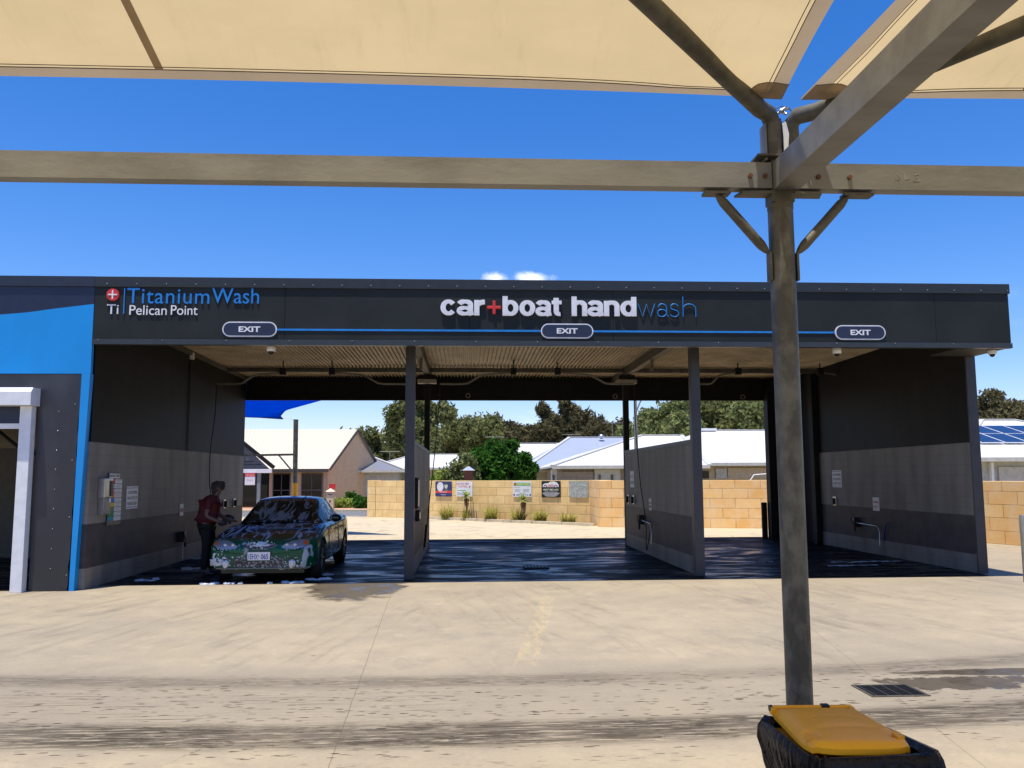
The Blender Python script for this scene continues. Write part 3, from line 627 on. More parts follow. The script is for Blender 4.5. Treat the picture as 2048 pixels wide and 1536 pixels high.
# floor grate, pale hose
gr = thing('floor_grate', (1.36, 16.72, .004), 'small dark raised grate on the wet floor of the middle bay', 'drain')
b = MB(); b.box(-.24, .24, -.22, .22, 0, .02); b.build('frame', DARKSTEEL, gr); b = MB()
for i in range(7): b.box(-.21+i*.065, -.18+i*.065, -.2, .2, .021, .035)
b.build('bars', BLACK, gr)
hs = MB(); hs.tube([(-.72, 18.9, .02), (-.2, 18.3, .02), (.5, 17.5, .02), (1.14, 16.95, .02)], .026, 8); tag(hs.build('floor_hose', M('pale_hose', (.85, .87, .9), .3)), 'pale hose lying across the wet floor to the small grate', 'hose')
dg = thing('drain_grate', (3.47, 7.02, .002), 'dark steel grate set in the sunlit concrete right of the post', 'drain')
b = MB(); b.box(-.24, .24, -.19, -.17, 0, .006); b.box(-.24, .24, .17, .19, 0, .006); b.box(-.24, -.22, -.17, .17, 0, .006); b.box(.22, .24, -.17, .17, 0, .006); b.build('frame', GALVD, dg)
b = MB(); b.box(-.22, .22, -.17, .17, 0, .001); b.build('pit', M('dark_pit', (.008, .008, .01), .5), dg)
b = MB()
for i in range(17): b.box(-.215+i*.026, -.209+i*.026, -.17, .17, .0012, .0045)
for i in range(4): b.box(-.22, .22, -.105+i*.07, -.099+i*.07, .0046, .0062)
b.build('bars', DARKSTEEL, dg)
b = MB()
for i in range(5): b.box(-.2+i*.1, -.192+i*.1, -.17, .17, .0063, .0075)
b.build('bright_bars', CHROME, dg)
# suds on floor
FOAM = M('white_suds', (.6, .65, .72), .6, bs=60, bst=.5)
sudlab = {}
for i, (px, py, rx, ry) in enumerate([(290, 1161, .16, .1), (312, 1159, .06, .05), (392, 1138, .25, .12), (415, 1169, .18, .08), (455, 1170, .09, .05), (478, 1170, .05, .04), (380, 1118, .3, .1), (588, 1166, .2, .08), (540, 1168, .05, .04), (635, 1160, .22, .08), (650, 1150, .15, .1)]):
    d = ray(px, py); p = Vector((0, 0, CAMZ))+d*(-CAMZ/d.z); p.y = max(p.y, 14.68)
    b = MB()
    for k in range(9): b.ball((R.uniform(-rx, rx)*.8, R.uniform(-ry, ry)*.8, .0), (rx*R.uniform(.25, .55), ry*R.uniform(.4, .8), .012+.02*R.random()), 10, 6, .6)
    tag(b.build('soap_suds', FOAM, None, (p.x, p.y, .004), True), None, None, None, 'stuff')['label'] = 'white soap suds lying on the wet floor around the car'
for i, (x, y, rx, ry) in enumerate([(8.2, 17.3, .7, .12), (7.6, 16.6, .5, .06), (5.9, 17.4, .4, .05)]):
    b = MB()
    for k in range(30): q = R.uniform(-1, 1); b.ball((rx*q, R.gauss(0, ry*.6)*(1-.5*abs(q))+rx*.10*q, 0), (rx*R.uniform(.03, .14), ry*R.uniform(.1, .45), .006), 10, 6, .7)
    tag(b.build('soap_suds', FOAM, None, (x, y, .004), True), None, None, None, 'stuff')['label'] = 'thin streak of suds on the right bay floor'
# ================================================================= LEFT BUILDING (tunnel)
lb = thing('tunnel_building', (-9.5, 15, 0), 'blue and navy topped wash tunnel building at the left edge', 'building')
def lbb(name, mb, mat): mb.v = [(v[0]+9.5, v[1]-15, v[2]) for v in mb.v]; return mb.build(name, mat, lb)
wave = [(-14, 4.30), (-11, 4.25), (-9, 4.30), (-8, 4.36), (-7.53, 4.40), (-7.1, 4.44), (-6.7, 4.50), (-6.4, 4.54), (-6.055, 4.585)]
b = MB(); b.prism(wave+[(-6.055, 4.87), (-14, 4.87)], YF+.0, YF+.08); lbb('navy_panel', b, NAVY)
b = MB(); b.prism([(-14, 3.44), (-6.055, 3.44)]+wave[::-1], YF+.0, YF+.08); lbb('blue_panel', b, BLUE)
b = MB(); b.box(-14, XL-.002, YF-.025, YF+.12, 4.872, ZT); lbb('cap_flashing', b, M('navy_cap', (.018, .024, .045), .4))
rough = [(-6.19, 3.44)]; R2 = random.Random(3)
for i in range(24): rough.append((-6.19-.0025*i+R2.uniform(-.012, .014), 3.42-i*.145))
b = MB(); b.prism([(-6.84, .0), (-6.84, 2.87), (-14, 2.87), (-14, 3.43)]+[(-6.2, 3.43)]+[(x, max(z, .02)) for x, z in rough[1:]]+[(-6.26, .0)], YF+.002, YF+.05)
def dw():
    m, n, b = nt('scuffed_dark_sheet'); o = coord(n, 'World')
    n.links.new(mixc(n, ramp(n, noise(n, coord(n, 'World', (1, 1, .5)), 1.5, 6), .35, .75), (.03, .03, .038), (.055, .055, .066)), b.inputs['Base Color'])
    b.inputs['Roughness'].default_value = .35; b.inputs['Metallic'].default_value = .2; return m
lbb('dark_sheet_wall', b, dw())
b = MB()
for i in range(9): b.ball((-6.52+.0*i, YF-.002, .35+i*.31), (.009, .006, .009), 6, 4)
for i in range(4): b.ball((-6.27, YF-.002, .25+i*.9), (.009, .006, .009), 6, 4)
lbb('rivets', b, CHROME)
b = MB(); b.prism([(-6.22, 0), (-6.145, 0), (-6.055, 3.438), (-6.19, 3.438)], YF-.004, YF+.12); lbb('blue_strip', b, BLUE)
b = MB(); b.box(-14, -6.06, YF+.13, 24, 4.7, 4.8); lbb('roof', b, ROOFG)
TB = M('tunnel_beige', (.13, .11, .08), .8); b = MB(); b.box(-14, -6.34, 20, 20.1, 0, 4.69); lbb('rear_wall', b, TB)
b = MB(); b.box(-14, -7.0, 15.6, 15.7, 2.3, 4.69); lbb('header_wall', b, TB)
b = MB(); b.box(-6.33, -6.25, YF+.13, 24, 0, 4.7); lbb('side_wall', b, DARKSTEEL)
sh = thing('roller_shutter', (-9.9, YF, 0), 'white roller shutter box and frame over the tunnel entry', 'shutter')
b = MB(); b.prism([(-.0, 2.91), (-.30, 2.91), (-.30, 3.12), (-.24, 3.19), (0, 3.19)], -3.5, 3.08, 'yz'); b.build('shutter_box', WHITE, sh)
b = MB(); b.box(2.85, 3.03, -.15, .0, 0, 2.905, bev=.008); b.box(2.835, 2.85, -.1, 0, 0, 2.905); b.build('door_jamb', WHITE, sh)
b = MB(); b.box(-3.5, 2.83, -.02, .02, 2.64, 2.9); b.build('curtain_edge', NAVY, sh)
b = MB(); b.box(-3.5, 2.83, -.04, .0, 2.55, 2.635, bev=.006); b.build('bottom_rail', WHITE, sh)
b = MB(); b.tube([(1.8, 1.2, 2.6), (2.3, 1.2, 2.2), (2.75, 1.2, 2.15), (2.9, 1.2, 2.3)], .03); b.tube([(2.72, 1.2, .0), (2.72, 1.2, 2.16)], .04); tag(b.build('brush_rig', DARKSTEEL, None, (-9.9, YF, 0)), 'dark curved pipework inside the tunnel entry', 'pipework')
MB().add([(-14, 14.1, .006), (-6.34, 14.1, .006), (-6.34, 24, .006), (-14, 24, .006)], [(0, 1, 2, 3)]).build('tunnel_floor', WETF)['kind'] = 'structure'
# ================================================================= SHADE FRAME
PX, PY = 1.685, 4.36
fr = thing('steel_canopy', (PX, PY, 0), 'galvanised steel post and beams of the shade structure in front of the bays', 'canopy frame')
b = MB(); b.tube([(0, 0, 0), (0, 0, 3.17)], .066, 40, False); b.tube([(0, 0, 0), (0, 0, .01)], .12, 24); b.build('post', GALVP, fr)
b = MB(); b.tube([(0, 0, 3.17), (0, 0, 3.20)], .068, 40); b.box(-.06, .06, -.055, .055, 3.201, 3.43); b.build('post_head', GALVD, fr)
b = MB(); b.box(-6.5, -.062, -.06, .02, 3.272, 3.412); b.box(.062, 4.5, -.06, .02, 3.272, 3.412); b.build('cross_beam', GALV, fr)
b = MB(); b.box(-.055, .08, -7.5, -.062, 3.262, 3.412); b.build('rearward_beam', GALV, fr)
b = MB()
for x in (-.18, -.1, .19, .36): b.tube([(x, -.061, 3.335), (x, -.072, 3.335)], .013, 6)
b.build('bolts', RUST, fr)
b = MB()
b.prism([(-.22, -.05), (-.06, -.06), (-.06, .03), (-.24, .03)], 3.245, 3.258, 'xy'); b.prism([(.06, -.06), (.21, -.05), (.23, .03), (.06, .03)], 3.245, 3.258, 'xy')
b.box(-.42, -.28, -.045, .025, 3.245, 3.259); b.box(.34, .50, -.045, .025, 3.245, 3.259); b.build('plates', GALVD, fr)
for sg in (-1, 1):
    b = MB(); x1 = -.35 if sg < 0 else .37
    e0, e1 = Vector((x1, -.01, 3.25)), Vector((sg*.078, -.01, 2.93)); pts = [e0.lerp(e1, t) for t in (0, .06, .14, .5, .86, .94, 1)]
    b.tube(pts, [.009, .019, .026, .026, .026, .019, .009], 12); b.box(min(sg*.067, sg*.079), max(sg*.067, sg*.079), -.035, .02, 2.78, 2.93); b.build('diagonal_brace', GALVD, fr)
b = MB(); b.box(-.15, .05, -.11, .03, 3.432, 3.442); b.build('cap_plate', GALVD, fr)
pipeL = [(-.045, -.06, 3.443), (-.045, -.06, 3.62)]; dL = Vector((-1, -1, .17)); 
b = MB(); b.tube([(-.045, -.05, 3.444), (-.045, -.05, 3.63), (-.075, -.08, 3.672)]+[tuple(Vector((-.045, -.05, 3.65))+dL*t) for t in (.1, 1, 3.0)], .046, 20); b.build('hip_pipe', GALVD, fr)
dR = Vector((1, -1, .17))
b = MB(); b.tube([(.06, -.03, 3.42), (.06, -.03, 3.63), (.09, -.06, 3.672)]+[tuple(Vector((.06, -.03, 3.65))+dR*t) for t in (.1, 1, 3.0)], .046, 20); b.build('hip_pipe', GALVD, fr)
b = MB(); b.box(-.098, -.088, -.08, .0, 3.42, 3.62); b.build('side_plate', GALV, fr)
b = MB()
for sx, sy, ang in ((-.02, .02, .5), (.03, .0, -.6), (.01, -.04, 1.2)):
    b.tube([(sx+math.cos(t)*.018, sy-.02+math.sin(t)*.012, 3.71+math.sin(t+ang)*.016) for t in np.linspace(0, 2*PI, 12)], .005, 6, False)
b.tube([(-.05, -.05, 3.68), (.0, -.02, 3.705), (.05, -.06, 3.72)], .007, 6); b.tube([(-.04, -.02, 3.60), (-.01, -.01, 3.66), (-.005, -.02, 3.70)], .012, 8)
b.build('shackles', CHROME, fr)
b = MB(); b.tube([(.02+.05*math.cos(t), -.04, 3.69+.045*math.sin(t)) for t in np.linspace(0, 2*PI, 16)], .0025, 5, False); b.tube([(.0, -.05, 3.66), (.01, -.05, 3.55), (.005, -.05, 3.45)], .004, 5); b.build('wire', BLACK, fr)
b = MB(); b.prism([(.0, 3.45), (.02, 3.45), (.03, 3.56), (.015, 3.63), (-.005, 3.62), (.0, 3.54)], -.088, -.083); b.build('paint_patch', WHITE, fr)
# chalk marks
strokes([[(.62, 3.36), (.64, 3.34), (.625, 3.325), (.61, 3.33)], [(.66, 3.36), (.665, 3.33), (.69, 3.335)], [(.72, 3.355), (.74, 3.36), (.735, 3.34), (.71, 3.32), (.745, 3.322)]], .0012, M('chalk', (.5, .5, .48), .9), fr, 'chalk_marks', -.0605)
b = MB(); b.bar((.135, -.0615, 3.37), (.15, -.0615, 3.29), .002, .006); b.build('chalk_stroke', M('chalk_line', (.6, .6, .57), .9), fr)
# second post far off the left edge, and third on the right keep the beam standing
for x in (-6.5, 4.5):
    b = MB(); b.tube([(x, 0, 0), (x, 0, 3.26)], .066, 24); b.build('post', GALVP, fr)
# ---- sails: shallow pyramids; corner, right-hand edges curved inwards
def sail(x0, x1, y0, y1, cz, rise, lab, seams, catx=.22):
    o = thing('shade_sail', ((x0+x1)/2, (y0+y1)/2, cz), lab, 'shade sail', 'cream shade sails')
    cx, cy = (x0+x1)/2, (y0+y1)/2; hx, hy = (x1-x0)/2, (y1-y0)/2
    def pt(u, v, dz=0):          # u,v in -1..1, edges pulled in as catenaries
        x = u*hx; y = v*hy
        x *= 1-catx*(1-v*v)*abs(u)**3*.35
        y *= 1-.02*(1-u*u)*abs(v)**3
        r = max(abs(u), abs(v)); q = (abs(u)**8+abs(v)**8)**(1/8)
        z = rise*(1-min(q, 1)) + rise*.06*(1-q)*(1 if 1 else 0)
        z -= .10*(1-u*u)*(1-v*v)*.3
        return (x, y, z+dz)
    def patch(name, mat, us, vs, dz=0, parent=o):
        b = MB(); vv = [pt(u, v, dz) for v in vs for u in us]; m_ = len(us)
        b.add(vv, [(j*m_+i, j*m_+i+1, (j+1)*m_+i+1, (j+1)*m_+i) for j in range(len(vs)-1) for i in range(m_-1)], True)
        return b.build(name, mat, parent)
    hy_ = 1-.075/hy; hx_ = 1-.085/hx
    patch('cloth', SAIL, np.linspace(-hx_, hx_, 61), np.linspace(-hy_, hy_, 61))
    patch('hem', HEM, np.linspace(-1, 1, 61), np.linspace(hy_, 1, 4)); patch('hem', HEM, np.linspace(-1, 1, 61), np.linspace(-1, -hy_, 4))
    patch('hem', HEM, np.linspace(hx_, 1, 4), np.linspace(-hy_, hy_, 61)); patch('hem', HEM, np.linspace(-1, -hx_, 4), np.linspace(-hy_, hy_, 61))
    b = MB()
    for d in (.0, .02):
        v_ = hy_-d/hy+.0; b.tube([pt(u, v_, -.004+.0) for u in np.linspace(-.985, .985, 90)], .0022, 4)
    for sgn in (-1, 1):
        for d in (.0, .022):
            u_ = sgn*(hx_-d/hx); b.tube([pt(u_, v, -.004) for v in np.linspace(-.985, .985, 90)], .0022, 4)
    b.build('stitching', THREAD, o)
    for u in seams:
        patch('seam', HEM, np.linspace(u-.0065, u+.0065, 3), np.linspace(-hy_, hy_, 50), -.006)
    # hip seams lie over the pipes; corner reinforcement
    for su, sv in ((1, 1), (-1, 1)):
        b = MB(); L = []
        for k in range(9):
            a = k/8*PI/2; rr_ = .20+.03*math.cos(4*a-PI)
            L.append(pt(su*(1-rr_*math.cos(a)/hx), sv*(1-rr_*math.sin(a)/hy), -.008))
        b.add([pt(su, sv, -.008)]+L, [(0, k+1, k+2) for k in range(8)]); b.tube([(p[0], p[1], p[2]-.003) for p in L], .0022, 4); b.build('corner_patch', HEM, o)
    return o
sail(-4.6, 1.635, -2.1, 4.15, 3.705, .72, 'cream shade sail left of the post with a dark stitched hem', (.0,))
sail(1.735, 7.7, -2.1, 4.15, 3.705, .72, 'cream shade sail right of the post behind the diagonal beam', (-.62, .1), .07)
# ================================================================= BIN
bn = thing('wheelie_bin', (1.55, 3.6, 0), 'yellow lidded wheelie bin with a black liner in front of the post', 'bin', rz=-.04)
b = MB(); hw, hl = .185, .255
def rrect(hx, hy, r, n=6):
    return [(sx*(hx-r)+r*math.cos(a), sy*(hy-r)+r*math.sin(a)) for sx, sy, a0 in ((1, 1, 0), (-1, 1, PI/2), (-1, -1, PI), (1, -1, 1.5*PI)) for a in np.linspace(a0, a0+PI/2, n)]
def loft(b, loops, cap=True, smooth=True):
    n = len(loops[0]); vs = [p for l in loops for p in l]
    b.add(vs, [(i*n+k, i*n+(k+1) % n, (i+1)*n+(k+1) % n, (i+1)*n+k) for i in range(len(loops)-1) for k in range(n)], smooth)
    if cap: b.add(loops[-1], [tuple(range(n))])
    return b
loft(b, [[(x, y, z) for x, y in rrect(hx, hy, .04)] for hx, hy, z in ((.13, .19, .05), (.14, .2, .06), (.185, .255, .62), (.2, .27, .61), (.2, .27, .635))]); b.build('body', YPLAS, bn)
for sx in (-1, 1):
    b = MB(); b.tube([(sx*.15, .23, .08), (sx*.19, .23, .08)], .08, 20); b.build('wheel', RUBBER, bn)
# lid: gently domed, with front lip, recessed grips
LW, LB, LF = .207, .27, -.268
b = MB(); nu, nv = 25, 29; g_ = {}
def lidz(u, v):
    x = u*LW; t = (v+1)/2; z = .722+.0*t+.014*(1-u*u)*(1-(2*t-1)**4)
    e = max(abs(u), abs(2*t-1)*.98)
    if e > .86: z -= .024*((e-.86)/.14)**1.8
    if abs(u) < .45 and .42 < t < .62: z += .004
    if .70 < abs(u) < .93 and .12 < t < .30: z -= .012
    for tt in (.35, .6): 
        if abs(t-tt) < .02 and abs(u) < .6: z -= .004
    return z
vs = []
for j in range(nv):
    v = -1+2*j/(nv-1); t = (v+1)/2; wsc = 1.03-.13*t
    for i in range(nu):
        u = -1+2*i/(nu-1); cr = 1-.16*(abs(u)**4)*(1-t)**2; wsc = (1.03-.13*t)*(1-.10*max(0, 1-t/.3)**2)
        vs.append((u*LW*wsc, LF*cr+(LB-LF*cr)*t, lidz(u, v)))
top = list(vs); b.add(vs, [(j*nu+i, j*nu+i+1, (j+1)*nu+i+1, (j+1)*nu+i) for j in range(nv-1) for i in range(nu-1)], True)
ed = [top[i] for i in range(nu)]+[top[j*nu+nu-1] for j in range(1, nv)]+[top[(nv-1)*nu+i] for i in range(nu-2, -1, -1)]+[top[j*nu] for j in range(nv-2, 0, -1)]
ne = len(ed); b.add(ed+[(x, y, z-.022) for x, y, z in ed], [(k, (k+1) % ne, ne+(k+1) % ne, ne+k) for k in range(ne)], True)
lid = b.build('lid', YPLAS, bn)
b = MB(); b.tube([(-.185, .285, .715), (.17, .285, .715)], .012, 12)
for x in (-.185, .0, .165): b.box(x-.012, x+.012, .25, .292, .690, .722, bev=.004)
b.build('hinge_bar', YPLAS, lid)
b = MB(); b.tube([(-.199, .285, .715), (-.186, .285, .715)], .014, 12); b.box(.035, .07, .268, .300, .703, .731, bev=.004); b.build('hinge_pin', BLACK, lid)
for sx in (-1, 1): b = MB(); b.prism([(sx*.150, -.22), (sx*.185, -.20), (sx*.185, -.12), (sx*.160, -.14)], .706, .732 if sx > 0 else .724, 'xy'); b.build('lid_grip', YPLAS, lid)
# liner folded over the rim
b = MB(); nl = 120; loops = []
base = rrect(.205, .275, .05, 30)
for k, (out, z) in enumerate([(-.012, .655), (.010, .678), (.032, .678), (.048, .650), (.052, .60), (.044, .55), (.030, .49), (.018, .44), (.022, .42)]):
    L = []
    for i, (x, y) in enumerate(base):
        a = i/len(base)*2*PI; nv_ = Vector((x, y, 0)).normalized()
        f = mnoise.noise(Vector((math.cos(a)*3.2, math.sin(a)*3.2, k*.25)))*.034*min(k, 4)/3+mnoise.noise(Vector((math.cos(a)*10, math.sin(a)*10, k*.35)))*.012
        ex = (.11*max(0, nv_.x*.9-nv_.y*.25)**3)*(1 if k < 7 else .5)*min(1, .4+k/4)
        zz = z+mnoise.noise(Vector((math.cos(a)*4, math.sin(a)*4, 9+k*.1)))*.014+(.045*max(0, nv_.x*.95-nv_.y*.3)**3 if k < 6 else 0)
        L.append((x+nv_.x*(out+f+ex), y+nv_.y*(out+f+ex), zz))
    loops.append(L)
loft(b, loops, False); tag(b.build('bin_liner', BAG, None, (1.55, 3.6, 0), True), 'black plastic bin liner folded out over the yellow bin rim', 'bin liner')
# ================================================================= WALLS BEHIND
def wall(name, x0, y0, x1, y1, h, th, mat, lab, z0=-.05):
    L = math.hypot(x1-x0, y1-y0); a = math.atan2(y1-y0, x1-x0)
    o = thing(name, (x0, y0, 0), lab, 'wall', 'limestone boundary walls', a)
    b = MB(); b.box(0, L, 0, th, z0, h, bev=.012); b.build('blockwork', mat, o); return o, L, a
W1 = wall('limestone_wall', -4.05, 39.0, 4.68, 32.2, 1.62, .3, LSTONE, 'cream limestone block wall carrying the five advertising signs')
W2 = wall('limestone_wall', 4.72, 30.05, 11.5, 28.1, 1.62, .3, LSTONE2, 'orange limestone block wall right of the signs')
W3 = wall('limestone_wall', 11.52, 28.0, 13.95, 20.3, 1.60, .3, LSTONE2, 'orange limestone block wall seen past the right end of the building')
wall('limestone_wall', 13.96, 20.2, 14.5, 6, 1.60, .3, LSTONE2, 'orange limestone block wall running on beyond the right edge')
pw = wall('limestone_pillar', -4.46, 39.3, -4.07, 39.0, 1.64, .36, LSTONE, 'cream limestone end pillar beside the blue car')[0]; pw['category'] = 'pillar'; pw['group'] = 'limestone pillars'
b = MB(); b.box(.40, .50, .05, .25, 0, 1.6); b.build('dark_joint', RUST, pw)
pw = wall('limestone_pillar', 4.69, 32.3, 4.70, 30.1, 1.63, .5, LSTONE2, 'orange limestone pillar where the two walls step')[0]; pw['category'] = 'pillar'; pw['group'] = 'limestone pillars'
# kerb in front of wall 1
b = MB(); a = Vector((-1.5, 36.75, 0)); e = Vector((4.62, 30.6, 0)); 
for i in range(6):
    p0 = a.lerp(e, i/6); p1 = a.lerp(e, (i+1)/6-.003); b.bar((p0.x, p0.y, .035), (p1.x, p1.y, .035), .16, .13)
tag(b.build('garden_kerb', KERBM), 'cream kerb stones edging the planting below the signs', 'kerb')
b = MB(); b.add([(-1.45, 36.8, .05), (4.6, 30.65, .05), (4.66, 32.2, .05), (-1.5, 37.0, .05)], [(0, 1, 2, 3)]); tag(b.build('garden_soil', M('soil', (.2, .14, .08), .95)), None, None, None, 'structure')
# signs on wall 1
wo = Vector((-4.05, 39.0, 0)); wd = Vector((8.73, -6.8, 0)).normalized(); wn = Vector((wd.y, -wd.x, 0)) * 1.0
if wn.y > 0: wn = -wn
wang = math.atan2(wd.y, wd.x)
def onwall(px, py):
    d = ray(px, py); o = Vector((0, 0, CAMZ)); t = (wo-o).dot(wn)/d.dot(wn); return o+d*t
def adsign(x0, y0, x1, y1, mat, lab):
    a = onwall(x0, y0); c = onwall(x1, y1); w = (Vector((c.x, c.y))-Vector((a.x, a.y))).length; h = a.z-c.z
    h = max(.3, (onwall(x0, y0).z+onwall(x1, y0).z)/2-(onwall(x0, y1).z+onwall(x1, y1).z)/2)
    m = (a+c)/2; o = thing('advertising_sign', (m.x+wn.x*.02, m.y+wn.y*.02, m.z), lab, 'sign', 'advertising signs on the limestone wall', wang)
    b = MB(); b.box(-w/2, w/2, -.02, 0, -h/2, h/2); b.build('panel', mat, o); return o, w, h
def rect(o, x0, x1, z0, z1, mat, name='colour_band', d=-.022):
    b = MB(); b.box(x0, x1, d-.002, d, z0, z1); return b.build(name, mat, o)
def ell(o, cx, cz, rx, rz, mat, name, d=-.022):
    b = MB(); b.prism([(cx+rx*math.cos(2*PI*k/28), cz+rz*math.sin(2*PI*k/28)) for k in range(28)], d-.003, d); return b.build(name, mat, o)
T_NAVY = M('sign_navy', (.02, .035, .16), .5)
o, w, h = adsign(872, 963, 904, 993, T_NAVY, 'navy sign with white oval and red stripe, leftmost on the wall')
ell(o, -w*.19, h*.15, w*.2, h*.31, LWHITE, 'white_oval'); rect(o, -w/2, w/2, -h*.27, -h*.12, M('sign_red', (.75, .05, .06), .5), 'red_stripe')
ell(o, w*.17, h*.2, w*.10, h*.18, M('portrait_pale', (.62, .66, .55), .6), 'portrait_shape'); ell(o, w*.17, h*.36, w*.11, h*.07, M('portrait_dark', (.05, .07, .06), .6), 'portrait_shape', -.026)
b = MB(); b.prism([(w*.05, -h*.12), (w*.32, -h*.12), (w*.26, h*.05), (w*.1, h*.05)], -.0245, -.022); b.build('portrait_shape', M('portrait_coat', (.10, .15, .16), .6), o)
text('24 HOUR', w*.3, h*.07, LWHITE, o, 'lettering', (0, -.022, -h*.42), 0, .002)
text('SERVICE', w*.46, h*.08, LWHITE, o, 'lettering', (0, -.0242, -h*.24), 0, .002)
o, w, h = adsign(914, 963, 946, 993, WHITE, 'white EATON PEST CONTROL sign partly behind the cordyline')
text('EATON PEST', w*.78, h*.13, T_RED, o, 'lettering', (-w*.08, -.0205, h*.28), 0, .002, .01)
text('CONTROL', w*.58, h*.13, T_RED, o, 'lettering', (-w*.08, -.0205, h*.1), 0, .002, .01)
lines_mesh([(-w*.44, w*.1, -h*.12, -h*.08)], T_GREEN, o).location = (0, -.0205, 0)
text('Phone: 9725 0157', w*.8, h*.085, T_BLUE, o, 'lettering', (-w*.04, -.0205, -h*.31), 0, .002)
text('eatonpestcontrol', w*.8, h*.07, T_BLUE, o, 'lettering', (-w*.04, -.0205, -h*.42), 0, .002)
ell(o, w*.33, h*.15, w*.05, h*.05, T_RED, 'insect_mark'); 
o, w, h = adsign(1027, 963, 1064, 994, WHITE, 'white sign with a green banner in the middle of the wall')
rect(o, -w*.45, w*.45, h*.22, h*.42, M('banner_green', (.12, .45, .25), .5), 'green_banner'); rect(o, -w*.45, -w*.33, h*.24, h*.4, M('banner_red', (.4, .1, .04), .5), 'red_square', -.0245)
text('4 PARK HOMES', w*.74, h*.13, T_YEL, o, 'lettering', (.03*w, -.0242, h*.25), 0, .002, .02)
lines_mesh([(-w*.45, -w*.1, h*.08, h*.12), (-w*.4, -w*.08, -h*.03, 0), (.05*w, w*.4, -h*.03, 0), (-w*.4, -w*.15, -h*.1, -h*.07), (.05*w, w*.4, -h*.1, -h*.07), (-w*.4, -w*.12, -h*.17, -h*.14), (.05*w, w*.35, -h*.17, -h*.14), (-w*.18, w*.18, -h*.26, -h*.24)], T_GREY, o).location = (0, -.0205, 0)
text('1800 867 710', w*.66, h*.12, T_BLUE, o, 'lettering', (0, -.0205, -h*.43), 0, .002)
rect(o, -w*.47, -w*.40, -h*.43, -h*.3, T_BLUE, 'phone_mark'); rect(o, w*.40, w*.47, -h*.43, -h*.3, T_BLUE, 'phone_mark')
o, w, h = adsign(1084, 962, 1122, 995, M('sign_black', (.012, .012, .014), .5), 'black sign with a white car picture and phone number')
b = MB(); b.prism([(-w*.44, h*.13), (-w*.42, h*.28), (-w*.3, h*.36), (-w*.14, h*.37), (-w*.02, h*.46), (w*.2, h*.47), (w*.34, h*.38), (w*.41, h*.26), (w*.41, h*.13)], -.0245, -.022); b.build('car_picture', LWHITE, o)
for sx in (-.29, .27): ell(o, w*sx, h*.17, w*.085, h*.1, T_BLACK, 'wheel_picture', -.0247); ell(o, w*sx, h*.17, w*.045, h*.05, LWHITE, 'wheel_picture', -.028)
rect(o, w*.0, w*.08, h*.34, h*.46, T_YEL, 'yellow_patch', -.0247); rect(o, -w*.12, w*.14, h*.24, h*.27, T_RED, 'red_line', -.0247); rect(o, -w*.17, w*.17, h*.17, h*.21, T_RED, 'red_line', -.0247)
text('0437 083 693', w*.8, h*.12, M('sign_cream', (.75, .8, .6), .5), o, 'lettering', (0, -.0222, -h*.09), 0, .002, .02, .2)
lines_mesh([(-w*.34, w*.34, -h*.19, -h*.155), (-w*.45, w*.45, -h*.27, -h*.22), (-w*.40, w*.40, -h*.335, -h*.295), (-w*.33, w*.33, -h*.40, -h*.36), (-w*.25, w*.25, -h*.45, -h*.42)], M('sign_grey', (.5, .48, .5), .5), o).location = (0, -.0222, 0)
FADE = M('faded_sign', (.5, .52, .50), .6, c2=(.28, .32, .30), vs=9, lo=.3, hi=.6)
o, w, h = adsign(1139, 962, 1178, 995, FADE, 'faded grey sign with washed out lettering, rightmost on the wall')
text('Garden Design', w*.7, h*.12, T_GREY, o, 'lettering', (w*.05, -.0205, h*.12), 0, .002); text('0400 000 109', w*.85, h*.12, T_GREY, o, 'lettering', (0, -.0205, -h*.42), 0, .002)
# bollards
for x, y, r, h, m_, lbl in ((8.38, 23.75, .08, 1.02, DARKSTEEL, 'dark steel bollard by the rear corner of the right bay'), (9.22, 13.78, .06, 1.1, GALV, 'grey steel bollard at the right edge of the picture')):
    b = MB(); b.tube([(0, 0, 0), (0, 0, h-.02), (0, 0, h)], [r, r, r*.8], 16); tag(b.build('bollard', m_, None, (x, y, 0)), lbl, 'bollard', 'steel bollards')
# ================================================================= FOLIAGE
def leafmat(name, c1, c2, c3, tr=.25):
    m, n, b = nt(name); n.nodes.remove(b); out = n.nodes['Material Output']
    o = coord(n, 'Object'); f = ramp(n, noise(n, o, .9, 3), .35, .65); f2 = ramp(n, noise(n, o, 9, 2), .4, .7)
    col = mixc(n, math_(n, 'MULTIPLY', f2, .6), mixc(n, f, c1, c2), c3)
    d = n.nodes.new('ShaderNodeBsdfDiffuse'); t = n.nodes.new('ShaderNodeBsdfTranslucent'); n.links.new(col, d.inputs[0]); n.links.new(col, t.inputs[0])
    mx = n.nodes.new('ShaderNodeMixShader'); mx.inputs[0].default_value = tr; n.links.new(d.outputs[0], mx.inputs[1]); n.links.new(t.outputs[0], mx.inputs[2]); n.links.new(mx.outputs[0], out.inputs[0]); return m
BARK = M('grey_bark', (.16, .13, .10), .9, c2=(.09, .07, .05), vs=3)
L_GUM = leafmat('gum_leaves', (.19, .21, .08), (.11, .14, .055), (.29, .25, .10))
L_CAS = leafmat('sheoak_needles', (.13, .115, .06), (.085, .09, .048), (.21, .16, .08))
L_OLV = leafmat('olive_leaves', (.20, .24, .09), (.125, .16, .065), (.32, .31, .13))
L_GRN = leafmat('glossy_green_leaves', (.045, .13, .02), (.03, .085, .018), (.10, .24, .04))
L_YEL = leafmat('yellow_green_leaves', (.28, .36, .06), (.17, .26, .05), (.45, .46, .12))
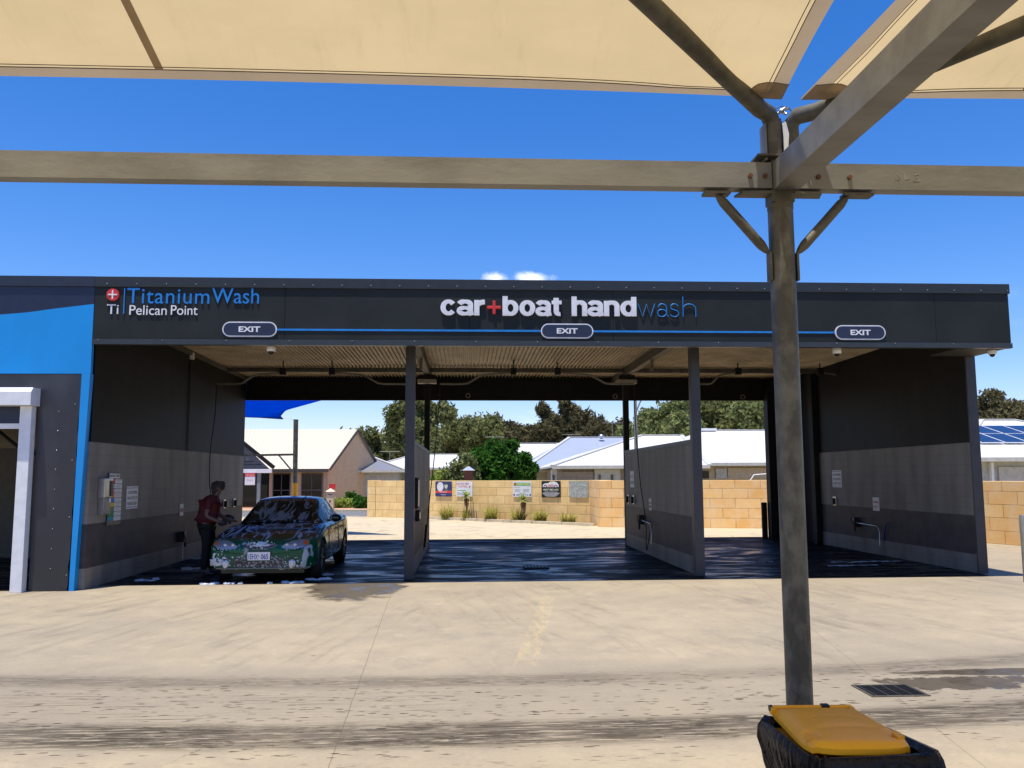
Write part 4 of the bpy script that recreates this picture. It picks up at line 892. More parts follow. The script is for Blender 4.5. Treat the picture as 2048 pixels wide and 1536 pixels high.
def leaves(name, mat, clumps, n, size, parent, seed, asp=2.2, shell=.55, sub=14, spread=.33, z0=None):
    rg = np.random.RandomState(seed); pts = []
    vol = np.array([c[3]*c[4]*c[5] for c in clumps])**(2/3.); vol = vol/vol.sum()
    for c, wgt in zip(clumps, vol):
        k = max(20, int(n*wgt*(1.9 if size > .2 else 1))); nsub = sub
        d = rg.normal(size=(nsub, 3)); d /= np.linalg.norm(d, axis=1)[:, None]; d[:, 2] = d[:, 2]*.9+.12
        ctr = d*(shell+(1-shell)*rg.rand(nsub, 1)**.7)*.82
        idx = rg.randint(0, nsub, k); g3 = rg.normal(size=(k, 3)); g3 *= np.minimum(1, 1.9/np.linalg.norm(g3, axis=1))[:, None]; p = ctr[idx]+g3*spread*(.6+.8*rg.rand(nsub)[idx])[:, None]*.75
        pts.append(p*np.array(c[3:6])+np.array(c[:3]))
    p = np.concatenate(pts)
    if z0 is not None: p = p[p[:, 2] > z0]
    k = len(p); a = rg.normal(size=(k, 3)); a[:, 2] -= .4; a /= np.linalg.norm(a, axis=1)[:, None]
    b_ = np.cross(a, rg.normal(size=(k, 3))); b_ /= np.linalg.norm(b_, axis=1)[:, None]
    s = size*(.62 if size > .2 else 1)*(.6+.8*rg.rand(k, 1)); a = a*s*asp/2; b_ = b_*s/2
    V = np.empty((k, 4, 3)); V[:, 0] = p-a; V[:, 1] = p+b_-a*.1; V[:, 2] = p+a; V[:, 3] = p-b_-a*.1
    me = bpy.data.meshes.new(name); me.vertices.add(4*k); me.vertices.foreach_set('co', V.reshape(-1)); me.loops.add(4*k); me.loops.foreach_set('vertex_index', np.arange(4*k, dtype=np.int32))
    me.polygons.add(k); me.polygons.foreach_set('loop_start', np.arange(0, 4*k, 4, dtype=np.int32)); me.update(calc_edges=True); me.validate()
    me.materials.append(mat); o = bpy.data.objects.new(name, me); C.objects.link(o); o.parent = parent; return o
def tree(name, x, y, h, w, mat, lab, seed, n=5000, size=.32, kind='gum', grp='trees behind the houses', th=None, cat='tree'):
    rg = random.Random(seed); o = thing(name, (x, y, 0), lab, cat, grp); cl = []
    th = th if th is not None else h*.3
    b = MB(); lean = rg.uniform(-.06, .06)*h
    b.tube([(0, 0, -.1), (lean*.4, 0, h*.3), (lean, .1, h*.6), (lean*1.1, 0, h*.86)], [w*.035+.06, w*.028+.05, w*.018+.03, .02], 8)
    m = {'gum': 9, 'cas': 10, 'bush': 8}[kind]
    for i in range(m):
        a = 2*PI*i/m*1.6+rg.uniform(-.4, .4)
        if kind == 'gum': rad = w*.5*rg.uniform(.35, .72); zz = rg.uniform(.42, .86)*h; s = w*rg.uniform(.16, .27); cz = s*rg.uniform(.7, 1.)
        elif kind == 'cas': zz = th+(h-th)*(i+.5)/m*.95; rad = w*.42*(1-.75*(zz-th)/(h-th))*rg.uniform(.3, 1.); s = w*rg.uniform(.15, .26)*(1.15-.6*(zz-th)/(h-th)); cz = s*1.5
        else: rad = w*.5*rg.uniform(.3, .68); zz = rg.uniform(.3, .72)*h; s = w*rg.uniform(.24, .32); cz = min(s, h*.3)
        c = (rad*math.cos(a)+lean, rad*math.sin(a)*.8, zz, s, s, cz); cl.append(c)
        b.tube([(lean*.6, 0, zz*.5), ((c[0]+lean*.6)*.55, c[1]*.5, zz*.72), c[:3]], [w*.014+.03, w*.009+.02, .012], 5)
    if kind != 'cas': cl.append((lean, 0, h*.62 if kind == 'gum' else h*.55, w*.3, w*.3, h*.2)); cl.append((lean, 0, h-w*.14, w*.2, w*.2, w*.14))
    else: cl.append((lean, 0, h*.55, w*.22, w*.22, h*.3))
    b.build('trunk', BARK, o); leaves('crown', mat, cl, n, size, o, seed, asp=2.4 if kind != 'cas' else 4.5, z0=.2); return o
def px2(px, Y): return at(px, 951, Y).x
def tz(px, py, Y): return at(px, py, Y).z
tr_list = [  # px, top py, Y, width m, kind, mat, label
 (822, 790, 72, 6.4, 'gum', L_GUM, 'tallest gum tree with open crown behind the first front column', 9000),
 (745, 862, 78, 4.6, 'gum', L_GUM, 'low olive gum beside the gable of the cream roofed building', 5000),
 (716, 884, 82, 4.6, 'gum', L_OLV, 'small olive tree peeping over the gable end', 3500),
 (905, 838, 88, 6.5, 'gum', L_CAS, 'dark tree just right of the tall gum', 5000),
 (948, 832, 84, 7.5, 'gum', L_GUM, 'broad olive tree above the leafy green shrub', 6500),
 (1000, 840, 90, 6, 'cas', L_CAS, 'pointed dark sheoak left of centre in the tree line', 4500),
 (1035, 852, 92, 6.5, 'gum', L_CAS, 'brownish low tree in the dip of the tree line', 4500),
 (1070, 845, 88, 6, 'gum', L_CAS, 'brownish tree left of the twin tall sheoaks', 4500),
 (1105, 806, 86, 5.2, 'cas', L_CAS, 'tall sheoak with ragged top, left of the twin pair', 6000),
 (1142, 800, 86, 5.2, 'cas', L_CAS, 'tall sheoak with ragged top, right of the twin pair', 6000),
 (1185, 828, 84, 5.6, 'cas', L_CAS, 'pointed sheoak right of the twin pair', 5000),
 (1222, 842, 88, 6.2, 'gum', L_CAS, 'dark tree left of the second rear column', 4500),
 (1262, 850, 92, 6, 'gum', L_CAS, 'dark tree behind the street light', 3500),
 (1300, 818, 62, 5.4, 'gum', L_OLV, 'pale olive tree right of the street light', 7500),
 (1352, 796, 60, 6., 'gum', L_OLV, 'large pale olive tree above the white roof', 8500),
 (1420, 782, 62, 7, 'gum', L_GUM, 'large dense tree behind the second front column', 9000),
 (1475, 776, 60, 6.5, 'gum', L_GUM, 'large dense tree above the long white roof', 9000),
 (1528, 772, 58, 6, 'gum', L_OLV, 'large green tree by the dark rear corner column', 7000),
 (1610, 790, 66, 7, 'gum', L_GUM, 'tree hidden mostly by the right end wall', 3500),
 (1965, 800, 78, 7, 'gum', L_CAS, 'dark tree over the solar panel house at the wall edge', 5500),
 (1998, 782, 76, 5.6, 'gum', L_CAS, 'tallest open crowned tree over the solar panels', 5500),
 (2040, 800, 74, 7, 'gum', L_CAS, 'dark tree at the far right edge', 5000)]
for i, (px, py, Y, w, kd, mt, lab_, n_l) in enumerate(tr_list):
    tree('sheoak_tree' if kd == 'cas' else 'gum_tree', px2(px, Y), Y, tz(px, py, Y)*1.0, w, mt, lab_, 20+i, n_l, .30 if Y > 70 else .24, kd)
bk = MB()   # undergrowth mass closing the gaps below the crowns
ug = bpy.data.objects.new('undergrowth', None); bpy.data.objects.remove(ug)
cl = [(px2(px, 98), 98, 2.6, 4.6, 3, 3.2+.7*math.sin(i*1.7)) for i, px in enumerate(range(690, 1700, 42))]
u_ = leaves('undergrowth', L_CAS, cl, 26000, .5, None, 5, asp=1.8, spread=.45); tag(u_, None, None, None, 'stuff'); u_['label'] = 'dense dark scrub behind the houses'
sh_ = thing('leafy_shrub', (1.15, 42, 0), 'large glossy green shrub tree behind the limestone wall', 'shrub')
cl = [(.9, 0, 1.8, 1.15, 1.1, 1.3), (-.2, 0, 1.9, 1.1, 1., 1.2), (.2, 0, 2.7, .95, .9, .8), (-.75, 0, 1.6, .8, .8, 1.), (1.5, 0, 1.5, .75, .7, .9), (.6, -.2, 3.0, .5, .5, .5), (-.5, .1, 2.8, .5, .5, .45)]
cl += [(.9+1.15*math.cos(t), -.2, 1.9+1.2*math.sin(t)*rr0, .38, .4, .36) for t, rr0 in ((.2, 1), (.8, .9), (1.4, 1.15), (2.0, .95), (2.6, .9))]+[(-.9, 0, 2.35, .35, .3, .3), (1.9, -.1, 2.1, .3, .3, .4)]
leaves('foliage', L_GRN, cl, 17000, .12, sh_, 77, asp=2.6, sub=26, spread=.24, shell=.7)
b = MB(); b.tube([(0, 0, 0), (.1, 0, 1.), (.3, 0, 2.)], [.1, .08, .05]); b.tube([(0, 0, .6), (-.5, 0, 1.8)], [.06, .03]); b.build('trunk', BARK, sh_)
s2_ = thing('leafy_shrub', (-.25, 40.6, 0), 'grey green shrub at the left of the glossy shrub tree', 'shrub')
leaves('foliage', L_OLV, [(0, 0, 1.4, .75, .6, 1.2), (.3, .1, 2.2, .6, .5, .7)], 4500, .10, s2_, 78); b = MB(); b.tube([(0, 0, 0), (.1, 0, 1.2)], [.05, .03]); b.build('stem', BARK, s2_)
s3_ = thing('leafy_shrub', (px2(890, 41), 41, 0), 'low yellow green bush behind the wall by the first partition', 'shrub')
leaves('foliage', L_YEL, [(0, 0, 1.1, .7, .5, .9), (-.5, 0, 1., .4, .4, .8)], 2500, .10, s3_, 79); b = MB(); b.tube([(0, 0, 0), (0, 0, 1)], [.05, .03]); b.build('stem', BARK, s3_)
# blade plants
def blades(name, x, y, z, n, h, spread, mat, lab, cat, grp, seed, w=.02, curl=.4):
    rg = random.Random(seed); b = MB()
    for i in range(n):
        a = rg.uniform(0, 2*PI); L = h*rg.uniform(.6, 1.1); tl = rg.uniform(.15, 1.)*spread; bx, by = rg.uniform(-.12, .12)*spread*2, rg.uniform(-.1, .1)
        pr = None; pts = []
        for k in range(5):
            t = k/4; r_ = tl*L*(t**1.4); pts.append(Vector((bx+math.cos(a)*r_, by+math.sin(a)*r_, L*t*(1-curl*t*tl))))
        sd = Vector((-math.sin(a), math.cos(a), 0)); vs = []
        for k, p in enumerate(pts): ww_ = w*(1-k/4.2)/2+.001; vs += [p-sd*ww_, p+sd*ww_]
        b.add(vs, [(2*k, 2*k+1, 2*k+3, 2*k+2) for k in range(4)], True)
    o = b.build(name, mat, None, (x, y, z)); return o
TUFT = leafmat('strappy_leaves', (.42, .40, .10), (.26, .28, .08), (.62, .52, .18), .3)
def gpos(px, py):
    p = onwall(px, 1000); q = p+wn*(.35+.0012*(px-860)); return Vector((q.x, q.y, .05))
for i, (px, py, h, s_, lb_) in enumerate([(906, 1037, .5, .9, 'strappy tuft below the navy sign'), (996, 1041, .55, 1., 'strappy tuft between the two cordylines'), (1052, 1044, .5, 1.1, 'broad strappy tuft at the foot of the right cordyline'), (1098, 1044, .45, 1., 'strappy tuft below the black sign'), (1155, 1048, .36, 1.1, 'low strappy tuft below the faded sign'), (946, 1039, .35, .6, 'small green tuft at the foot of the left cordyline')]):
    p = gpos(px, py); o = blades('strappy_plant', p.x, p.y, .04, 120, h*1.35, s_*.95, TUFT, '', '', '', 100+i, .045); tag(o, lb_, 'plant', 'strappy plants below the signs')
def star(name, h, n, L0, mat, parent, seed, w=.045):
    rg = random.Random(seed); b = MB()
    for i in range(n):
        a = rg.uniform(0, 2*PI); el = math.asin(rg.uniform(-.25, 1.)); L = L0*rg.uniform(.7, 1.1); d = Vector((math.cos(a)*math.cos(el), math.sin(a)*math.cos(el), math.sin(el)))
        sd = d.cross(Vector((0, 0, 1)) if abs(d.z) < .95 else Vector((1, 0, 0))).normalized(); vs = []
        for k in range(5):
            t = k/4; p = Vector((0, 0, h))+d*L*t-Vector((0, 0, .22*L*t*t)); ww_ = w*(1-(2*t-.7)**2*.45)/2*(1 if k < 4 else .1); vs += [p-sd*ww_, p+sd*ww_]
        b.add(vs, [(2*k, 2*k+1, 2*k+3, 2*k+2) for k in range(4)], True)
    return b.build(name, mat, parent)
def cordyline(px, py, h, lab, seed):
    p = gpos(px, py); o = thing('cordyline', (p.x, p.y, 0), lab, 'plant', 'cordylines below the signs')
    b = MB(); b.tube([(0, 0, 0), (.03, 0, h*.5), (0, 0, h*.8)], [.04, .035, .04], 8); b.build('stem', BARK, o)
    star('leaf_head', h*.86, 60, .42, L_YEL, o, seed)
    c = blades('dead_leaves', 0, 0, h*.76, 22, .5, .45, M('dead_leaf', (.14, .07, .03), .9), '', '', '', seed+1, .04); c.parent = o; c.scale = (1, 1, -1)
cordyline(946, 1038, 1.15, 'left cordyline in front of the pest control sign', 201); cordyline(1063, 1043, 1.02, 'right cordyline below the green banner sign', 205)
for px, top, lb_ in ((957, 997, 'leftmost of three thin dead stems against the wall'), (962, 1003, 'middle of three thin dead stems against the wall'), (968, 1020, 'shortest of three thin dead stems against the wall')):
    p = gpos(px, 1038); b = MB(); b.tube([(0, 0, 0), (-.04, 0, tz(px, top, p.y))], [.03, .012], 6); tag(b.build('dead_stem', BARK, None, (p.x, p.y, 0)), lb_, 'stem', 'dead stems')
for px, Y, w_, h_, m_, lb_ in ((660, 50, .9, .55, L_YEL, 'low yellow green garden bush beside the letterbox'), (685, 49.5, 1.1, .55, L_YEL, 'low green garden bush in the middle of the paving edge'), (708, 51, .9, .85, L_GRN, 'dark garden bush below the brick gable'), (724, 48.5, .7, .65, L_GRN, 'green garden bush beside the limestone pillar')):
    o = thing('garden_bush', (px2(px, Y), Y, .05), lb_, 'bush', 'garden bushes by the paving'); leaves('foliage', m_, [(0, 0, h_*.4, w_*.6, w_*.5, h_*.6), (w_*.3, 0, h_*.3, w_*.4, w_*.4, h_*.5)], 2200, .09, o, int(px))
# ================================================================= HOUSES
def quadroof(name, pts, faces, mat, parent, th=.08):
    b = MB(); b.add(pts, faces); b.add([(p[0], p[1], p[2]-th) for p in pts], [tuple(reversed(f)) for f in faces])
    # edge skirts
    cnt = {}
    for f in faces:
        for i in range(len(f)):
            e_ = tuple(sorted((f[i], f[(i+1) % len(f)]))); cnt[e_] = cnt.get(e_, 0)+1
    for (i, j), c in cnt.items():
        if c == 1: b.add([pts[i], pts[j], (pts[j][0], pts[j][1], pts[j][2]-th), (pts[i][0], pts[i][1], pts[i][2]-th)], [(0, 1, 2, 3)])
    return b.build(name, mat, parent)
# A: cream roofed brick building with gable
A = thing('gabled_brick_building', (-14, 57, 0), 'brick building with a cream metal roof and steep gable end', 'building')
def rel(o, p): return (p[0]-o.location.x, p[1]-o.location.y, p[2])
ap = Vector((-7.38, 57.6, 4.95)); c1 = Vector((-8.72, 55, 2.32)); c2 = Vector((-6.05, 60.2, 2.32)); wx = -26
b = MB(); b.add([rel(A, q) for q in ((wx, 55, 0), (c1.x, 55, 0), (c1.x, 55, 2.3), (wx, 55, 2.3), (wx, 55.2, 0), (c1.x-.1, 55.2, 0), (c1.x-.1, 55.2, 2.3), (wx, 55.2, 2.3))], [(0, 1, 2, 3), (4, 7, 6, 5), (0, 3, 7, 4), (3, 2, 6, 7), (1, 5, 6, 2)]); b.build('front_wall', BRICKC, A)
b = MB(); b.add([rel(A, q) for q in ((c1.x+.003, 55.0, 0), (c2.x, 60.2, 0), (c2.x, 60.2, 2.3), (ap.x, ap.y, 4.85), (c1.x+.003, 55.0, 2.3))]+[rel(A, q) for q in ((c1.x-.1, 55.25, 0), (c2.x-.2, 60.1, 0), (c2.x-.2, 60.1, 2.3), (ap.x-.2, ap.y, 4.8), (c1.x-.1, 55.25, 2.3))], [(0, 1, 2, 3, 4), (9, 8, 7, 6, 5), (0, 4, 9, 5), (1, 6, 7, 2), (2, 7, 8, 3), (3, 8, 9, 4)]); b.build('gable_wall', BRICKP, A)
quadroof('roof', [rel(A, q) for q in ((wx, 54.5, 2.33), (c1.x+.15, 54.5, 2.33), (ap.x+.15, ap.y, 4.99), (wx, ap.y, 4.99), (c2.x+.15, 60.6, 2.30), (wx, 60.6, 2.30))], [(0, 1, 2, 3), (3, 2, 4, 5)], ROOFC, A)
b = MB(); b.box(wx+14, c1.x+14+.1, 54.42-57, 54.499-57, 2.13, 2.33); b.build('gutter', M('dark_gutter', (.06, .05, .045), .5), A)
b = MB(); q = [rel(A, p) for p in ((c1.x+.16, 54.48, 2.27), (ap.x+.16, ap.y, 4.93), (c2.x+.16, 60.6, 2.24))]; b.bar(q[0], q[1], .05, .16); b.bar(q[1], q[2], .05, .16); b.build('bargeboard', M('brown_board', (.1, .08, .07), .6), A)
for px0, px1 in ((546, 581), (603, 645)):
    x0 = at(px0, 970, 55).x; x1 = at(px1, 970, 55).x; z1_ = tz(600, 947, 55); z0_ = tz(600, 999, 55)
    b = MB(); b.box(x0+14, x1+14, 54.93-57, 54.998-57, z0_, z1_); fw = b.build('window', GLASSD, A)
    b = MB(); m_ = (x0+x1)/2+14
    for t_ in ((x0+14, x0+14.05), (x1+13.95, x1+14), (m_-.03, m_+.03)): b.box(t_[0], t_[1], 54.90-57, 54.929-57, z0_, z1_)
    b.box(x0+14, x1+14, 54.89-57, 54.899-57, z0_+.55, z0_+.62); b.box(x0+14, x1+14, 54.90-57, 54.929-57, z1_-.05, z1_+.0); b.build('frame', M('window_frame', (.07, .07, .08), .4), fw)
b = MB(); x = at(650, 960, 55).x+14
b.box(x-.04, x+.04, 54.9-57, 54.998-57, 0.05, 2.1); b.build('downpipe', BRENDER, A)
# porch
Pp = thing('entry_porch', (-14, 51, 0), 'dark louvred gable porch with white gutter and lease sign on its door', 'porch')
x0, x1 = at(545, 940, 50).x+14, at(470, 940, 50).x+14
b = MB(); b.prism([(x1-2, 2.2), (x0-.1, 2.2), (at(490, 892, 50).x+14, 3.6), (x1-2, 4.5)], -1, -.9); b.build('louvred_gable', M('louvre_grey', (.10, .11, .13), .5), Pp)
for i in range(5): b = MB(); b.box(x1-2, x0-.2-.45*i, -1.04, -1.001, 2.3+.2*i, 2.34+.2*i); b.build('louvre', DARKSTEEL, Pp)
b = MB(); b.bar((x0+.1, -1.05, 2.35), (at(480, 880, 50).x+14, -1.05, 3.95), .1, .22); b.build('bargeboard', DARKSTEEL, Pp)
b = MB(); b.box(x1-2, x0, -1.2, -1.06, tz(520, 946, 49.8), tz(520, 938, 49.8), bev=.01); b.build('gutter', WHITE, Pp)
b = MB(); xc_ = at(518, 960, 50).x+14; b.box(xc_-.09, xc_+.09, -1.1, -.92, 0, 2.2); b.build('porch_post', M('blue_grey_post', (.2, .25, .28), .5), Pp)
b = MB(); b.box(x1-2, at(528, 960, 50).x+14, .3, .36, 0, 2.2); dr_ = b.build('door', GLASSD, Pp)
b = MB(); xa_, xb_ = at(492, 960, 50).x+14, at(512, 960, 50).x+14; b.box(xa_, xb_, -1.25, -1.22, tz(500, 970, 49.8), tz(500, 945, 49.8)); sg = b.build('lease_sign', WHITE, Pp)
b = MB(); b.box(xa_, xb_, -1.257, -1.251, tz(500, 953, 49.8), tz(500, 946, 49.8)); b.build('red_header', LRED, sg)
text('For Lease', (xb_-xa_)*.8, .1, LWHITE, sg, 'lettering', ((xa_+xb_)/2, -1.2575, tz(500, 951.5, 49.8)), 0, .002); text('Elders', (xb_-xa_)*.6, .12, T_GREY, sg, 'lettering', ((xa_+xb_)/2, -1.2505, tz(500, 962, 49.8)), 0, .002)
# letterbox
lt = thing('letterbox', (at(661, 990, 47).x, 47, 0), 'cream brick letterbox pillar in front of the brick gable', 'letterbox')
b = MB(); b.box(-.19, .19, -.19, .19, 0, 1.02); b.build('pillar', M('cream_pillar', (.6, .52, .38), .8), lt)
b = MB(); b.add([(-.25, -.25, 1.021), (.25, -.25, 1.021), (.25, .25, 1.021), (-.25, .25, 1.021), (0, 0, 1.2)], [(3, 2, 1, 0), (0, 1, 4), (1, 2, 4), (2, 3, 4), (3, 0, 4)]); b.build('cap', M('cream_cap', (.7, .62, .45), .8), lt)
b = MB(); b.box(-.11, .11, -.2, -.191, .84, .88); b.box(-.03, .05, -.2, -.191, .45, .55); b.build('slot', T_BLACK, lt)
fl = MB(); fl.box(-.18, .2, -.02, .02, 1.1, 1.4); fl.tube([(0, 0, 0), (0, 0, 1.1)], .02, 6); tag(fl.build('red_marker', LRED, None, (at(664, 984, 52).x, 52, 0)), 'small red sign on a stake behind the letterbox', 'sign')
# other houses
GUTC = M('ridge_cap_metal', (.55, .55, .53), .5)
def hiproof_house(name, ex0, ex1, Yf, Yb, ez, rx0, rx1, rY, rz, roofm, wallm, lab, wy=.6):
    o = thing(name, ((ex0+ex1)/2, Yf, 0), lab, 'house', 'suburban houses')
    def r_(p): return (p[0]-o.location.x, p[1]-o.location.y, p[2])
    quadroof('roof', [r_(p) for p in ((ex0, Yf, ez), (ex1, Yf, ez), (ex1, Yb, ez), (ex0, Yb, ez), (rx0, rY, rz), (rx1, rY, rz))], [(0, 1, 5, 4), (1, 2, 5), (2, 3, 4, 5), (3, 0, 4)], roofm, o, .1)
    b = MB(); q = [Vector(r_(p)) for p in ((ex0, Yf, ez), (ex1, Yf, ez), (rx0, rY, rz), (rx1, rY, rz))]
    for i, j in ((0, 2), (1, 3), (2, 3)): b.bar(q[i]+Vector((0, 0, .03)), q[j]+Vector((0, 0, .03)), .22, .05)
    b.build('ridge_cap', GUTC, o)
    b = MB(); b.box(*[v-o.location.x for v in (ex0+wy, ex1-wy)], wy, Yb-Yf-wy, 0, ez-.1); b.build('wall', wallm, o)
    b = MB(); b.box(ex0-o.location.x, ex1-o.location.x, -.08, -.002, ez-.14, ez+.02); b.build('gutter', M('pale_gutter', (.6, .58, .52), .5), o); return o
hB = hiproof_house('white_roof_house', -7.2, 2.5, 62, 74, 2.45, -4.0, -.5, 68, tz(850, 909, 68), ROOFW, BRENDER, 'house with a white roof left of the leafy shrub', .5)
hiproof_house('grey_roof_house', -8.6, px2(812, 58), 58, 64, 2.25, -9.5, px2(742, 61), 61, tz(745, 913, 61), ROOFG, WRENDER, 'low grey roofed house beside the brick gable')
hC = hiproof_house('blue_roof_house', px2(1045, 50), px2(1300, 50), 50, 66, tz(1060, 940, 50), px2(1140, 58), px2(1250, 58), 58, tz(1180, 875, 58), ROOFB, BRICKC, 'house with a blue grey hip roof behind the wall')
b = MB(); b.ball((px2(1204, 57)-hC.location.x, 7, tz(1204, 873, 57)), (.22, .22, .16)); b.build('roof_vent', CHROME, hC)
hB2 = hiproof_house('white_roof_house', px2(985, 66), px2(1150, 66), 66, 76, 2.4, px2(1020, 70), px2(1115, 70), 70, tz(1070, 887, 70), ROOFW, BRENDER, 'strip of white roof behind the blue roofed house')
hD = hiproof_house('white_roof_house', px2(1104, 41), px2(1420, 41), 41, 57, tz(1110, 932, 41), px2(1285, 49), px2(1365, 49), 49, tz(1330, 871, 49), ROOFW, TRENDER, 'white hip roofed house behind the second partition')
for px0, px1, m_, nm in ((1192, 1244, WRENDER, 'white_wall_panel'), (1104, 1116, WRENDER, 'white_pier')):
    b = MB(); b.box(px2(px0, 41)-hD.location.x, px2(px1, 41)-hD.location.x, .45, .59, 0, 2.12); b.build(nm, m_, hD)
b = MB(); b.box(px2(1119, 41)-hD.location.x, px2(1190, 41)-hD.location.x, .5, .598, 0, 2.0)
gd = b.build('garage_door', M('garage_taupe', (.30, .25, .21), .5), hD); b = MB()
for i in range(5): b.box(px2(1119, 41)-hD.location.x, px2(1190, 41)-hD.location.x, .485, .499, .3+i*.35, .315+i*.35)
b.build('panel_rib', M('garage_rib', (.2, .17, .15), .5), gd)
for px in (1109, 1202, 1227):
    b = MB(); b.box(px2(px, 41)-hD.location.x-.05, px2(px, 41)-hD.location.x+.05, .38, .448, 1.55, 1.85, bev=.01); b.build('wall_lamp', GALVD, hD)
hE = hiproof_house('white_roof_house', px2(1330, 43), px2(1700, 43), 43, 59, tz(1460, 926, 43), px2(1405, 51), px2(1600, 51), 51, tz(1460, 861, 51), ROOFW, BRENDER, 'long white roofed house seen through the right bay')
b = MB(); b.box(px2(1402, 51)-hE.location.x, px2(1432, 51)-hE.location.x, 7.6, 8, tz(1415, 862, 51), tz(1415, 859, 51)+.05); b.build('roof_vent', WHITE, hE)
for px0, px1, py0, py1, m_, nm in ((1406, 1418, 942, 957, GLASSD, 'window'), (1432, 1454, 937, 957, WRENDER, 'white_door'), (1456, 1533, 936, 957, BRENDER, 'brick_panel')):
    b = MB(); b.box(px2(px0, 43.5)-hE.location.x, px2(px1, 43.5)-hE.location.x, .5, .598, tz(px0, py1, 43.5), tz(px0, py0, 43.5)); b.build(nm, m_, hE)
b = MB(); X_ = hE.location.x; b.tube([(px2(1490, 43)-X_, -.6, 1.45), (px2(1500, 43)-X_, -.6, tz(1500, 953, 43)+.08), (px2(1535, 43)-X_, -.6, tz(1530, 951, 43)+.1)], .03, 6); b.build('handrail', WHITE, hE)
hF = hiproof_house('solar_roof_house', 18.9, 30, 32, 46, 2.42, 24.4, 26, 39, 4.35, ROOFW, WRENDER, 'white roofed house with blue solar panels at the right edge')
# solar panels on the front plane of roof F
fo = hF.location; e0 = Vector((18.9-fo.x, 0, 2.42)); slope = Vector((0, 7, 1.93)).normalized(); up_ = slope.cross(Vector((-1, 0, 0))).normalized()
if up_.z < 0: up_ = -up_
SOL = M('solar_cell', (.012, .022, .075), .15)
for r_i in range(2):
    for k in range(7):
        o_ = e0+Vector((1.35+k*1.02+(1-r_i)*.0+r_i*-.0, 0, 0))+slope*(2.2+r_i*1.7)+up_*.06
        if r_i == 0 and k < 1: continue
        X__ = Vector((1, 0, 0)); b = MB(); q = [o_, o_+X__*.98, o_+X__*.98+slope*1.64, o_+slope*1.64]; b.add(q+[p+up_*.04 for p in q], [(3, 2, 1, 0), (4, 5, 6, 7), (0, 1, 5, 4), (1, 2, 6, 5), (2, 3, 7, 6), (3, 0, 4, 7)]); sp = b.build('solar_panel', WHITE, hF)
        b = MB(); q = [p+up_*.042 for p in (o_+X__*.03+slope*.03, o_+X__*.95+slope*.03, o_+X__*.95+slope*1.61, o_+X__*.03+slope*1.61)]; b.add(q+[p+up_*.004 for p in q], [(3, 2, 1, 0), (4, 5, 6, 7), (0, 1, 5, 4), (1, 2, 6, 5), (2, 3, 7, 6), (3, 0, 4, 7)]); b.build('cells', SOL, sp)
b = MB(); b.box(px2(1995, 32.6)-fo.x, px2(2060, 32.6)-fo.x, .5, .598, 0, tz(2020, 934, 32.6)); b.build('garage_door', M('cream_garage', (.5, .48, .44), .5), hF)
b = MB(); b.box(19.5-fo.x, 19.5-fo.x+.35, .45, .59, 0, 2.2); b.build('brick_pier', BRICKC, hF); b = MB(); b.box(px2(1980, 32.6)-fo.x-.05, px2(1980, 32.6)-fo.x+.05, .4, .59, 0, 2.25); b.build('downpipe', WHITE, hF)
# brick pillar with cap
bp = thing('brick_gatepost', (px2(937, 38), 38, 0), 'red brick gatepost with a pale cap in front of the green shrub', 'gatepost')
b = MB(); b.box(-.2, .2, -.2, .2, 0, tz(937, 941, 38)); b.build('brickwork', BRICKR, bp); zc = tz(937, 941, 38)
b = MB(); b.add([(-.3, -.3, zc), (.3, -.3, zc), (.3, .3, zc), (-.3, .3, zc), (0, 0, zc+.2)], [(3, 2, 1, 0), (0, 1, 4), (1, 2, 4), (2, 3, 4), (3, 0, 4)]); b.build('cap', ROOFB, bp)
# antennas
def antenna(px, py0, py1, Y, lab):
    o = thing('tv_antenna', (px2(px, Y), Y, 0), lab, 'antenna', 'rooftop antennas'); z0_, z1_ = tz(px, py1, Y), tz(px, py0, Y)
    b = MB(); b.tube([(0, 0, z0_), (0, 0, z1_)], .03, 6); b.build('mast', GALV, o); b = MB(); b.tube([(-.75, 0, z1_), (.75, 0, z1_)], .022, 6)
    for i in range(7): b.tube([(-.7+i*.22, -.3, z1_), (-.7+i*.22, .3, z1_)], .012, 5)
    b.build('elements', GALV, o)
antenna(990, 874, 905, 68, 'TV antenna above the leafy green shrub'); antenna(779, 903, 925, 66, 'TV antenna over the white roof near the tall gum'); antenna(1144, 869, 900, 68, 'TV antenna between the blue roof and the sheoaks'); antenna(1227, 846, 885, 62, 'thin TV antenna left of the second rear column')
# street light
sl = thing('street_light', (px2(1274, 36), 36, 0), 'tall grey street light pole behind the second partition', 'street light')
b = MB(); zt_ = tz(1272, 760, 36); b.tube([(0, 0, 0), (-.02, 0, zt_)], [.11, .06], 12); b.build('pole', GALV, sl)
b = MB(); b.tube([(0, 0, tz(1274, 826, 36)), (.18, 0, tz(1280, 806, 36)), (.5, 0, tz(1290, 780, 36)), (1.1, 0, tz(1300, 770, 36))], .03, 8); b.build('outreach_arm', GALV, sl)
b = MB(); b.box(.9, 1.5, -.12, .12, tz(1300, 772, 36)-.05, tz(1300, 770, 36)+.1, bev=.04); b.build('lamp_head', GALV, sl)
